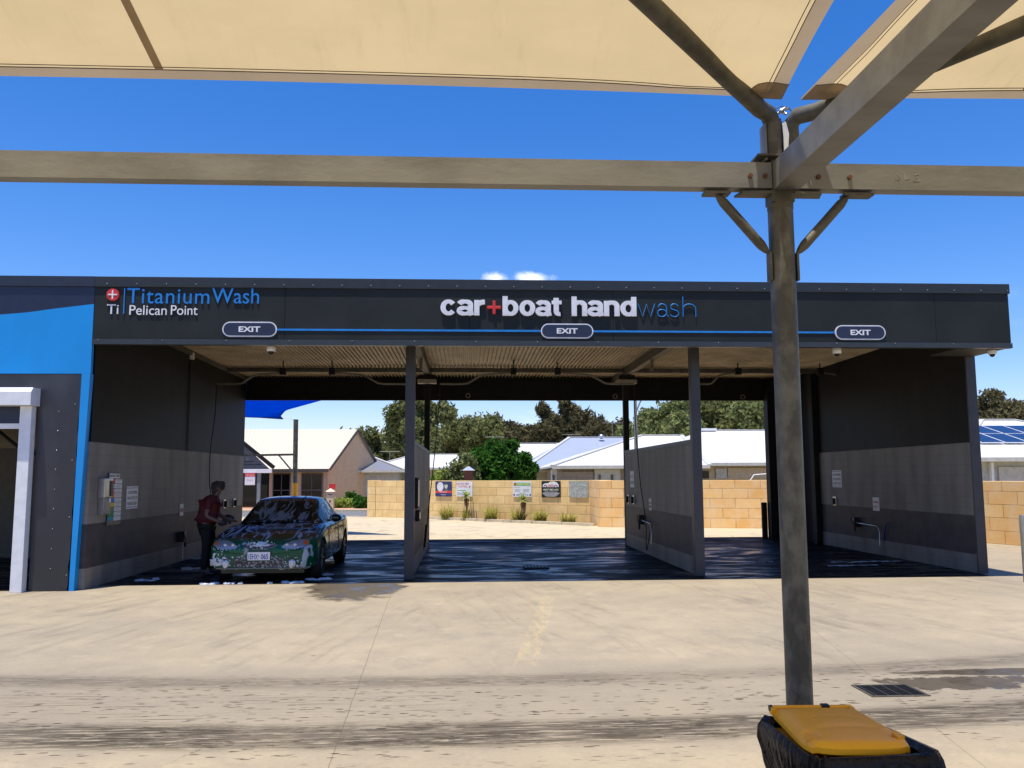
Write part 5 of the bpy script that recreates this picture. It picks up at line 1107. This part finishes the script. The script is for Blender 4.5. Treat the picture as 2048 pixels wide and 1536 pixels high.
# blue sail + pole
p = at(588, 1000, 30)
bp_ = thing('sail_pole', (p.x, 30, 0), 'grey steel pole with a yellow painted base behind the car', 'pole')
b = MB(); b.tube([(.02, 0, tz(588, 966, 30)), (0, 0, tz(588, 839, 30))], .083, 20); b.build('upper_pole', GALVP, bp_)
b = MB(); b.tube([(.03, 0, 0), (.02, 0, tz(588, 966, 30)-.002)], .086, 20); b.build('yellow_base', YPLAS, bp_)
b = MB(); zz = tz(588, 909, 30); b.bar((0, 0, zz), (-4., 0, zz-.06), .06, .07); b.build('side_arm', GALVD, bp_)
b = MB(); b.bar((-.0, 0, tz(588, 948, 30)), (-.55, 0, zz-.03), .03, .05); b.build('brace', GALV, bp_)
b = MB(); b.tube([(0, 0, tz(588, 839, 30)-.03), (-.42, 0, tz(565, 834, 30))], .01, 6); b.build('turnbuckle', CHROME, bp_)
bs = thing('blue_shade_sail', (-8, 28, 4), 'bright blue shade sail hanging behind the left wall', 'shade sail')
outline = [(470, 833), (520, 835), (566, 838), (561, 833), (562, 827), (572, 820), (590, 813), (612, 806), (636, 800), (690, 788), (760, 770), (470, 770)]
Ys = [30.5, 30.2, 29.9, 29.9, 29.9, 29.6, 29.2, 28.8, 28.4, 27.4, 26, 26.5]
pts = [at(a, c, y)-bs.location for (a, c), y in zip(outline, Ys)]
b = MB(); b.add(pts+[q+Vector((0, 0, .012)) for q in pts], [tuple(range(12)), tuple(range(23, 11, -1))]); b.build('cloth', BSAIL, bs)
b = MB(); b.tube(pts[2:11], .02, 6); b.tube(pts[0:3], .018, 6); b.build('edge_cable', BLACK, bs)
# ================================================================= CAR
def lerp1(t, tab):
    for (a, va), (b_, vb) in zip(tab[:-1], tab[1:]):
        if t <= b_: k = max(0, (t-a)/(b_-a)); k = k; return va+(vb-va)*k
    return tab[-1][1]
def car_paint():
    m, n, b = nt('soapy_dark_green_paint'); o = coord(n, 'Object'); s = sep(n, o)
    b.inputs['Metallic'].default_value = 0.; b.inputs['Specular IOR Level'].default_value = .3; b.inputs['Coat Weight'].default_value = .7; b.inputs['Coat Roughness'].default_value = .04
    base = mixc(n, ramp(n, s[2], .70, .76), (.0, .075, .036), (.002, .006, .006))
    st = coord(n, 'Object', (1.4, .5, 1.), (0, 0, .5)); w = noise(n, st, 1.7, 3, .5, 1.6)
    band = math_(n, 'MAXIMUM', math_(n, 'SUBTRACT', 1., ramp(n, math_(n, 'ABSOLUTE', math_(n, 'SUBTRACT', w, .5)), .006, .035)), math_(n, 'MULTIPLY', ramp(n, noise(n, coord(n, 'Object', (1.3, .5, 1)), 2.0, 3, .5, 1.2), .54, .66), .5))
    hood = math_(n, 'MULTIPLY', math_(n, 'MULTIPLY', ramp(n, s[2], .68, .76), math_(n, 'SUBTRACT', 1., ramp(n, s[2], 1.0, 1.1))), .85)
    low = math_(n, 'MULTIPLY', ramp(n, noise(n, coord(n, 'Object', (1, 1, .6)), 4.5, 3, .5, .9), .57, .63), math_(n, 'MULTIPLY', math_(n, 'SUBTRACT', 1., ramp(n, s[2], .62, .74)), .85))
    low = math_(n, 'MULTIPLY', low, math_(n, 'SUBTRACT', 1., ramp(n, s[1], .5, 1.2, 0., .75)))
    f = math_(n, 'MAXIMUM', math_(n, 'MULTIPLY', band, hood), low)
    f = math_(n, 'MAXIMUM', f, math_(n, 'MULTIPLY', math_(n, 'MULTIPLY', band, ramp(n, s[1], .9, 1.2)), .45))
    n.links.new(mixc(n, f, base, (.42, .48, .58)), b.inputs['Base Color'])
    n.links.new(mixf(n, f, .22, .6), b.inputs['Roughness']); n.links.new(mixf(n, f, mixf(n, ramp(n, s[2], .68, .78), .12, .5), .0), b.inputs['Coat Weight'])
    return m
PAINT = car_paint()
def soapglass():
    m, n, b = nt('soapy_window_glass'); o = coord(n, 'Object', (1.5, .45, .9), (0, .5, .4)); w = noise(n, o, 2.0, 3, .5, 1.3)
    f = math_(n, 'MULTIPLY', math_(n, 'SUBTRACT', 1., ramp(n, math_(n, 'ABSOLUTE', math_(n, 'SUBTRACT', w, .52)), .015, .06)), .5)
    n.links.new(mixc(n, f, (.010, .012, .013), (.35, .38, .42)), b.inputs['Base Color']); n.links.new(mixf(n, f, .05, .6), b.inputs['Roughness']); b.inputs['Specular IOR Level'].default_value = .25; return m
SGL = soapglass()
CAR = (-3.46, 14.74, 0)
car = thing('parked_car', CAR, 'dark green sedan covered in soap suds in the left wash bay', 'car')
AX = (.93, 3.70); WR = .33
def sil_w(y): return lerp1(y, [(0, .60), (.03, .72), (.08, .80), (.2, .865), (.4, .90), (.8, .915), (2, .92), (3.8, .92), (4.3, .89), (4.6, .83), (4.72, .74), (4.78, .62)])
def sil_b(y): return lerp1(y, [(0, .56), (.08, .64), (.25, .715), (.6, .79), (1.1, .86), (1.5, .90), (2.5, .92), (3.6, .95), (4.2, .96), (4.6, .92), (4.78, .8)])
def sil_c(y): return lerp1(y, [(0, .58), (.05, .66), (.15, .715), (.4, .79), (.8, .865), (1.2, .915), (1.5, .94), (2.5, .95), (3.8, .99), (4.2, 1.03), (4.6, 1.01), (4.72, .93), (4.78, .84)])
ysn = sorted(set([0, .02, .05, .09, .15, .22, .3, .4, .5]+[round(v, 3) for a in AX for v in np.linspace(a-.42, a+.42, 15)]+[1.5, 1.8, 2.1, 2.4, 2.7, 3.0, 3.2, 4.25, 4.4, 4.5, 4.6, 4.68, 4.74, 4.78]))
vs = []; rows = 0
for y in ysn:
    w, zb_, zc_ = sil_w(y), sil_b(y), sil_c(y)
    zbot = .20 if .15 < y < 4.6 else .22
    arch = 0
    for a in AX:
        d = abs(y-a)
        if d < .385: arch = max(arch, WR+math.sqrt(.385**2-d**2)-.0)
    half = [(0, zbot), (w*.80, zbot), (w*.93, zbot+.01), (w*.985, .32), (w, .48), (w, .60), (w*.985, zb_-.10), (w*.955, zb_-.03), (w*.90, zb_), (w*.75, zb_+(zc_-zb_)*.45), (w*.5, zb_+(zc_-zb_)*.8), (w*.25, zb_+(zc_-zb_)*.96), (0, zc_)]
    hh = []
    for i, (x, z) in enumerate(half):
        if arch and i >= 1: z = max(z, arch if i >= 2 else min(arch, .6)); z = min(z, zb_ if i < 9 else 9)
        hh.append((x, z))
    loop = [(x, y, z) for x, z in hh]+[(-x, y, z) for x, z in hh[-2:0:-1]]
    rows = len(loop); vs += loop
b = MB(); ns = len(ysn)
b.add(vs, [(i*rows+k, i*rows+(k+1) % rows, (i+1)*rows+(k+1) % rows, (i+1)*rows+k) for i in range(ns-1) for k in range(rows)]+[tuple(range(rows)), tuple(range((ns-1)*rows, ns*rows))], True)
body = b.build('body', PAINT, car)
md = body.modifiers.new('Subdivision', 'SUBSURF'); md.levels = 1; md.render_levels = 1
# surface lookup on the body for fitted parts
tree_ = BVHTree.FromPolygons([Vector(v) for v in b.v], [list(f) for f in b.f])
def fy(x, z, off=.006):
    h = tree_.ray_cast(Vector((x, -2, z)), Vector((0, 1, 0)))[0]; return (h.y if h else .05)-off
def fitted(name, outline, mat, off=.008, parent=car, n=10, th=.0):
    """outline: list of (x,z) polygon; fan grid projected on the nose"""
    cx = sum(p[0] for p in outline)/len(outline); cz = sum(p[1] for p in outline)/len(outline)
    b = MB(); rings = 4; V = [(cx, fy(cx, cz, off+th), cz)]
    m = len(outline)
    for r in range(1, rings+1):
        t = r/rings
        for (x, z) in outline:
            X, Z = cx+(x-cx)*t, cz+(z-cz)*t; V.append((X, fy(X, Z, off+th*(1-t*t)), Z))
    Fc = [(0, 1+k, 1+(k+1) % m) for k in range(m)]
    for r in range(rings-1):
        for k in range(m): Fc.append((1+r*m+k, 1+(r+1)*m+k, 1+(r+1)*m+(k+1) % m, 1+r*m+(k+1) % m))
    b.add(V, Fc, True); return b.build(name, mat, parent)
HL = M('headlight_lens', (.30, .32, .36), .08, .3, coat=.5); AMB = M('amber_lens', (.7, .12, .02), .2)
for sx in (-1, 1):
    ol = [(sx*.36, .60), (sx*.42, .655), (sx*.55, .70), (sx*.68, .715), (sx*.79, .70), (sx*.80, .63), (sx*.70, .58), (sx*.52, .565), (sx*.40, .575)]
    hl = fitted('headlight', ol, HL, .010)
    fitted('indicator', [(sx*.70, .61), (sx*.71, .70), (sx*.78, .69), (sx*.79, .63)], AMB, .014, hl)
    for xx in (.45, .58): 
        bb = MB(); zz = .635; bb.ball((sx*xx, fy(sx*xx, zz, .008), zz), (.035, .02, .032), 12, 8); bb.build('reflector', CHROME, hl)
    b = MB(); ol = [(sx*.55+.075*math.cos(t), .335+.085*math.sin(t)) for t in np.linspace(0, 2*PI, 18)[:-1]]; fg = fitted('fog_lamp', ol, BLACK, .008)
    bb = MB(); bb.ball((sx*.55, fy(sx*.55, .33, .02), .33), (.055, .03, .07), 14, 10, .5); bb.build('foam', FOAM, fg, None, True)
GRL = M('grille_mesh', (.012, .012, .013), .5, c2=(.25, .27, .3), vs=35, lo=.5, hi=.6)
gr_ = fitted('upper_grille', [(.30*math.cos(t), .625+.07*math.sin(t) if math.sin(t) < 0 else .625+.035*math.sin(t)) for t in np.linspace(0, 2*PI, 26)[:-1]], GRL, .010)
fitted('lower_grille', [(-.42, .29), (-.40, .42), (.40, .42), (.42, .29), (.36, .27), (-.36, .27)], GRL, .010)
fitted('bumper_lip', [(-.72, .235), (-.7, .262), (.7, .262), (.72, .235)], M('lip_grey', (.12, .12, .12), .4), .02)
b = MB()
for k in range(70): x = R.gauss(0, .11); z = .635+R.gauss(0, .022); q = max(.15, 1-abs(x)/.3); b.ball((x, fy(x, z, .010), z), (R.uniform(.010, .032)*q+.004, .012, R.uniform(.008, .026)*q+.003), 8, 5, .6)
b.build('foam', FOAM, gr_, None, True)['kind'] = 'stuff'
b = MB()
for k in range(230):
    m_ = R.random()
    if m_ < .42: x = -.70+R.gauss(0, .09); z = .30+abs(R.gauss(0, .07)); q = 1.
    elif m_ < .62: x = R.uniform(-.45, .5); z = R.choice([.43, .285])+R.gauss(0, .014); q = .6
    elif m_ < .78: x = .55+R.gauss(0, .11); z = .27+abs(R.gauss(0, .06)); q = .7
    elif m_ < .9: x = R.choice([-1, 1])*R.uniform(.38, .8); z = .565+R.gauss(0, .010); q = .5
    else: x = R.uniform(-.8, .8); z = R.uniform(.3, .56); q = .4
    x = max(-.84, min(.84, x)); b.ball((x, fy(x, z, .003), z), (R.uniform(.006, .030)*q, .008, R.uniform(.006, .024)*q), 8, 5, .7)
b.build('foam', FOAM, body, None, True)['kind'] = 'stuff'
yp = fy(0, .45, .03); b = MB(); b.box(-.186, .186, yp-.006, yp, .385, .52, bev=.002); pt_ = b.build('number_plate', M('plate_white', (.75, .77, .82), .4), car)
b = MB(); b.box(-.196, .196, yp, yp+.012, .375, .53, bev=.003); b.build('plate_surround', BLACK, pt_)
text('1EHX', .155, .085, T_BLUE, pt_, 'lettering', (-.09, yp-.0062, .402), 0, .002, .015); text('065', .12, .085, T_BLUE, pt_, 'lettering', (.095, yp-.0062, .402), 0, .002, .015)
b = MB(); b.ball((0.0, yp-.004, .455), (.012, .006, .014), 8, 6); b.build('state_emblem', T_RED, pt_)
# greenhouse
def rz_(y): return lerp1(y, [(1.42, .93), (1.6, 1.03), (1.8, 1.135), (2.0, 1.23), (2.15, 1.295), (2.3, 1.335), (2.5, 1.36), (2.8, 1.372), (3.1, 1.36), (3.35, 1.325), (3.6, 1.26), (3.85, 1.17), (4.15, 1.04), (4.25, 1.0)])
def bw_(y): return lerp1(y, [(1.42, .74), (1.7, .80), (2.2, .825), (3.4, .82), (3.9, .76), (4.25, .68)])
def tw_(y): return lerp1(y, [(1.42, .70), (1.7, .66), (2.1, .60), (2.5, .585), (3.2, .58), (3.6, .58), (4.0, .6), (4.25, .62)])
ys2 = [1.42, 1.47, 1.6, 1.75, 1.9, 2.05, 2.14, 2.2, 2.3, 2.45, 2.6, 2.74, 2.8, 2.95, 3.1, 3.25, 3.35, 3.42, 3.55, 3.7, 3.85, 4.0, 4.12, 4.18, 4.25]
def sec(y):
    zr, bw, tw = rz_(y), bw_(y), tw_(y); zb0 = sil_b(y)-.02
    top = max(zr-.045, zb0+.005); q = lambda t: (bw+(tw-bw)*t-.0, zb0+(top-zb0)*t)
    h = [q(0), q(.10), q(.5), q(.88), q(1.), (tw-.05, zr-.012+.0), (tw-.10, zr), (tw*.5, zr+.018), (0, zr+.024)]
    return h
gv = []
for y in ys2:
    h = sec(y); gv.append([(x, y, z) for x, z in h]+[(-x, y, z) for x, z in h[-2::-1]])
NP = len(gv[0])       # 17 points, faces k 0..15
def pick(test):
    b = MB(); idx = {}
    for i in range(len(ys2)-1):
        ym = (ys2[i]+ys2[i+1])/2
        for k in range(NP-1):
            kk = k if k < 8 else 15-k; side = 1 if k < 8 else -1
            if test(ym, kk, side):
                q = [(i, k), (i, k+1), (i+1, k+1), (i+1, k)]
                for t in q:
                    if t not in idx: idx[t] = len(b.v); b.v.append(gv[t[0]][t[1]])
                b.f.append([idx[t] for t in q]); b.mi.append(0); b.sm.append(True)
    return b
def is_ws(y, k, s): return 1.47 < y < 2.14 and k >= 6
def is_rw(y, k, s): return 3.42 < y < 4.12 and k >= 6
def is_sw(y, k, s): return k in (1, 2) and (1.75 < y < 2.74 or 2.8 < y < 3.85)
o_ = pick(lambda y, k, s: not(is_ws(y, k, s) or is_rw(y, k, s) or is_sw(y, k, s))).build('roof_shell', PAINT, car)
pick(is_ws).build('windscreen', SGL, car); pick(is_rw).build('rear_window', GLASSD, car)
for s_ in (1, -1):
    pick(lambda y, k, s: s == s_ and is_sw(y, k, s) and y < 2.76).build('side_window', SGL, car); pick(lambda y, k, s: s == s_ and is_sw(y, k, s) and y > 2.76).build('side_window', SGL, car)
# wipers, mirrors, antenna, wheels, door lines
b = MB(); b.tube([(.05, 1.40, .955), (-.5, 1.50, 1.0)], .009, 6); b.tube([(.62, 1.40, .95), (.12, 1.50, 1.0)], .009, 6); b.build('wiper', BLACK, car)
for s_ in (1, -1):
    b = MB(); b.ball((s_*1.0, 1.72, 1.0), (.11, .06, .075), 14, 10); b.tube([(s_*.84, 1.70, .95), (s_*.95, 1.71, .97)], .022, 8); b.build('wing_mirror', PAINT, car)
b = MB(); b.tube([(.28, 2.25, 1.345), (.42, 2.6, 1.50)], .007, 6); b.build('aerial', BLACK, car)
TY = RUBBER
for a in AX:
    for s_ in (1, -1):
        wc = Vector((s_*.80, a, WR)); b = MB(); prof = [(.20, -.10), (.29, -.105), (.325, -.085), (.332, 0), (.325, .085), (.29, .105), (.20, .10)]
        seg = 32; V = []
        for r, u in prof:
            for k in range(seg): t = 2*PI*k/seg; V.append((wc.x+u, wc.y+r*math.cos(t), wc.z+r*math.sin(t)))
        b.add(V, [(i*seg+k, i*seg+(k+1) % seg, (i+1)*seg+(k+1) % seg, (i+1)*seg+k) for i in range(len(prof)-1) for k in range(seg)], True)
        wh = thing('wheel', (0, 0, 0), None, None); wh.parent = car; b.build('tyre', TY, wh)
        b = MB(); xo = wc.x+s_*.08
        b.tube([(wc.x-.06*s_, wc.y, wc.z), (wc.x-.02*s_, wc.y, wc.z)], .2, 24)
        for k in range(7):
            t = 2*PI*k/7; b.bar((xo, wc.y, wc.z), (xo, wc.y+.19*math.cos(t), wc.z+.19*math.sin(t)), .03, .045, (1, 0, 0))
        b.tube([(xo-.01*s_, wc.y+.195*math.cos(t), wc.z+.195*math.sin(t)) for t in np.linspace(0, 2*PI, 28)], .014, 6, False); b.build('rim', M('alloy', (.3, .3, .31), .3, .8), wh)
for s_ in (1, -1):
    for y in (1.55, 2.72, 3.45):
        b = MB(); b.tube([(s_*(sil_w(y)*(1.0 if z < .7 else .985)+.003), y, z) for z in (.30, .48, .62, .78, .86)], .004, 4); b.build('door_seam', BLACK, car)
    for y in (2.4, 3.2): b = MB(); b.box(min(s_*.915, s_*.945), max(s_*.915, s_*.945), y, y+.16, .76, .785, bev=.006); b.build('door_handle', BLACK, car)
b = MB(); b.box(-.70, .70, .28, 4.5, .14, .30); b.build('underbody', BLACK, car)
for a in AX:
    b = MB(); b.box(-.78, .78, a-.37, a+.37, .22, .62); b.build('wheel_well', BLACK, car)
# ================================================================= PERSON
SKIN = M('skin', (.13, .07, .05), .55); SHIRT = M('red_polo', (.075, .0015, .003), .8, bs=40, bst=.1); TROU = M('dark_trousers', (.0025, .0025, .003), .85); HAIR = M('grey_brown_hair', (.028, .021, .016), .8, c2=(.018, .013, .01), vs=30, bs=50, bst=.6)
per = thing('person', (-4.74, 16.15, 0), 'person in a red polo shirt and dark trousers leaning to wash the car', 'person')
def skinned(name, nodes, edges, mat, parent, root=0, lv=2):
    me = bpy.data.meshes.new(name); me.from_pydata([n[:3] for n in nodes], edges, []); o = bpy.data.objects.new('tmp', me); C.objects.link(o)
    sk = o.modifiers.new('Skin', 'SKIN'); 
    if not me.skin_vertices: bpy.context.view_layer.update()
    if not me.skin_vertices:
        bpy.context.view_layer.objects.active = o; o.select_set(True); bpy.ops.mesh.customdata_skin_add() ; o.select_set(False)
    for i, n in enumerate(nodes):
        d = me.skin_vertices[0].data[i]; r = n[3]; d.radius = (r, n[4] if len(n) > 4 else r); d.use_root = (i == root)
    sb = o.modifiers.new('Subd', 'SUBSURF'); sb.levels = lv; sb.render_levels = lv
    dg_ = bpy.context.evaluated_depsgraph_get(); m2 = bpy.data.meshes.new_from_object(o.evaluated_get(dg_)); m2.name = name
    for p in m2.polygons: p.use_smooth = True
    m2.materials.clear(); m2.materials.append(mat); bpy.data.objects.remove(o); o2 = bpy.data.objects.new(name, m2); C.objects.link(o2); o2.parent = parent; return o2
# facing +X; right side (-Y) toward the camera; 1.69 m standing, slight forward stoop
N = [(0, 0, .93, .13, .15), (.0, 0, 1.08, .13, .15), (.03, 0, 1.24, .13, .16), (.07, 0, 1.36, .10, .15), (.12, 0, 1.44, .05), (.16, 0, 1.50, .055), (.19, 0, 1.56, .082, .072), (.195, 0, 1.62, .072, .066),
     (.0, -.10, .86, .10), (.02, -.11, .50, .062), (-.02, -.11, .10, .042), (.10, -.12, .04, .038), (.17, -.12, .03, .03),
     (.0, .10, .86, .10), (.06, .11, .50, .062), (.04, .12, .10, .042), (.16, .12, .04, .038), (.23, .12, .03, .03),
     (.07, -.19, 1.34, .058), (.03, -.235, 1.07, .045), (.22, -.20, .985, .034), (.30, -.18, .955, .03), (.35, -.17, .95, .034),
     (.08, .19, 1.34, .058), (.12, .24, 1.08, .045), (.30, .16, 1.0, .034), (.37, .13, .98, .03), (.42, .12, .975, .034)]
Ee = [(0, 1), (1, 2), (2, 3), (3, 4), (4, 5), (5, 6), (6, 7), (0, 8), (8, 9), (9, 10), (10, 11), (11, 12), (0, 13), (13, 14), (14, 15), (15, 16), (16, 17), (3, 18), (18, 19), (19, 20), (20, 21), (21, 22), (3, 23), (23, 24), (24, 25), (25, 26), (26, 27)]
# fingers and thumbs
for hnd, (hx, hy, hz) in ((22, (.35, -.17, .95)), (27, (.42, .12, .975))):
    for f_i, (dy, L) in enumerate(((-.026, .062), (-.009, .072), (.009, .068), (.025, .054))):
        k = len(N); N += [(hx+.02, hy+dy, hz+.004, .010), (hx+.02+L*.55, hy+dy*1.15, hz-.002, .009), (hx+.015+L, hy+dy*1.15, hz-.030, .0075)]; Ee += [(hnd, k), (k, k+1), (k+1, k+2)]
    k = len(N); sgn = 1 if hy < 0 else -1; N += [(hx-.01, hy+sgn*.035, hz-.008, .011), (hx+.025, hy+sgn*.055, hz-.02, .009)]; Ee += [(hnd, k), (k, k+1)]
bodyp = skinned('body', N, Ee, SKIN, per, 0)
b = MB(); b.ball((.270, 0, 1.565), (.020, .012, .018), 8, 6); b.ball((.255, -.072, 1.575), (.0, .0, .0), 4, 3); b.build('nose', SKIN, bodyp)
b = MB()
for s_ in (-1, 1): b.ball((.252, s_*.030, 1.592), (.010, .012, .008), 8, 6)
b.build('eyes', BLACK, bodyp)
b = MB(); b.ball((.262, 0, 1.528), (.008, .022, .005), 8, 6); b.build('mouth', M('lips', (.3, .1, .09), .6), bodyp)
b = MB()
for s_ in (-1, 1): b.ball((.185, s_*.082, 1.57), (.018, .010, .028), 8, 6)
b.build('ears', SKIN, bodyp)
b = MB(); b.ball((.165, 0, 1.615), (.115, .095, .090), 18, 12, .35); b.ball((.125, 0, 1.56), (.085, .088, .10), 16, 10, .35); b.ball((.225, 0, 1.66), (.06, .075, .045), 14, 8, .4); b.build('hair', HAIR, per, None, True)
SN = [(-.03, 0, .84, .185, .18), (-.02, 0, 1.0, .185, .18), (.0, 0, 1.15, .18, .185), (.03, 0, 1.28, .155, .185), (.08, 0, 1.385, .105, .14), (.10, 0, 1.43, .062), (.065, -.20, 1.34, .075), (.045, -.235, 1.18, .068), (.075, .20, 1.34, .075), (.09, .235, 1.18, .068)]
skinned('polo_shirt', SN, [(0, 1), (1, 2), (2, 3), (3, 4), (4, 5), (4, 6), (6, 7), (4, 8), (8, 9)], SHIRT, per, 2)
TN = [(0, 0, .92, .14, .155), (.0, -.10, .82, .105), (.02, -.11, .50, .082), (-.02, -.11, .08, .07), (.0, .10, .82, .105), (.06, .11, .50, .082), (.04, .12, .08, .07)]
skinned('trousers', TN, [(0, 1), (1, 2), (2, 3), (0, 4), (4, 5), (5, 6)], TROU, per, 0)
b = MB(); b.ball((.09, -.12, .035), (.14, .05, .04)); b.ball((.15, .12, .035), (.14, .05, .04)); b.build('shoes', BLACK, per)
wm = thing('wash_mitt', (-4.42, 16.0, .94), 'black sponge held by the person above the bonnet', 'sponge')
b = MB(); b.ball((0, 0, 0), (.09, .07, .045), 14, 10, .4); b.box(.05, .14, -.03, .03, -.02, .03, bev=.01); b.build('pad', RUBBER, wm, None, True)
# ================================================================= LIGHT
sd = Vector((-.11, -.17, 1)).normalized()
sl_ = bpy.data.lights.new('sun', 'SUN'); sl_.energy = 4.6; sl_.angle = math.radians(.55); sl_.color = (1, .93, .79)
so = bpy.data.objects.new('sun', sl_); C.objects.link(so); so.rotation_euler = sd.to_track_quat('Z', 'Y').to_euler(); so.location = (0, 0, 30)
w = bpy.data.worlds.new('World'); S.world = w; w.use_nodes = True; n = w.node_tree; bg = n.nodes['Background']
sk = n.nodes.new('ShaderNodeTexSky'); sk.sky_type = 'NISHITA'; sk.sun_disc = False; sk.sun_elevation = math.asin(sd.z); sk.sun_rotation = math.atan2(sd.x, sd.y)
sk.air_density = 1.0; sk.dust_density = .3; sk.ozone_density = 2.5; sk.altitude = 0
hs_ = n.nodes.new('ShaderNodeHueSaturation'); hs_.inputs['Saturation'].default_value = 1.34
n.links.new(mixm(n, sk.outputs[0], (1.02, .975, 1.13)), hs_.inputs['Color'])
tc = n.nodes.new('ShaderNodeTexCoord'); s = sep(n, tc.outputs['Generated'])
# small cumulus puffs low over the horizon
def puff(px, py, rx, rz):
    d = ray(px, py).normalized(); u = math_(n, 'DIVIDE', s[0], s[1]); v = math_(n, 'DIVIDE', s[2], s[1])
    a = math_(n, 'DIVIDE', math_(n, 'SUBTRACT', u, d.x/d.y), rx); c = math_(n, 'DIVIDE', math_(n, 'SUBTRACT', v, d.z/d.y), rz)
    r = math_(n, 'SQRT', math_(n, 'ADD', math_(n, 'MULTIPLY', a, a), math_(n, 'MULTIPLY', c, c)))
    r = math_(n, 'ADD', r, math_(n, 'MULTIPLY', math_(n, 'SUBTRACT', noise(n, tc.outputs['Generated'], 60, 5, .6), .5), 1.4))
    return math_(n, 'MULTIPLY', math_(n, 'SUBTRACT', 1., ramp(n, r, .15, 1.25, 0, 1)), math_(n, 'GREATER_THAN', s[1], 0.))
cl = puff(990, 556, .016, .008)
for a in ((1065, 556, .026, .007),): cl = math_(n, 'MAXIMUM', cl, math_(n, 'MULTIPLY', puff(*a), .9 if a[1] > 500 else .12))
mp = n.nodes.new('ShaderNodeMapping'); mp.inputs['Scale'].default_value = (1, 1, 6); n.links.new(tc.outputs['Generated'], mp.inputs[0])
st = math_(n, 'MULTIPLY', ramp(n, noise(n, mp.outputs[0], 5, 5, .55), .55, .72), math_(n, 'SUBTRACT', 1., ramp(n, s[2], .10, .2)))
cl = math_(n, 'MAXIMUM', cl, math_(n, 'MULTIPLY', st, .4))
n.links.new(mixc(n, cl, hs_.outputs[0], (7.6, 8., 8.6)), bg.inputs[0]); bg.inputs[1].default_value = .12
S.view_settings.view_transform = 'Standard'; S.view_settings.look = 'None'; S.view_settings.exposure = .45; S.view_settings.gamma = 1
S.cycles.max_bounces = 6; S.cycles.use_denoising = True
S.cycles.caustics_reflective = False; S.cycles.caustics_refractive = False
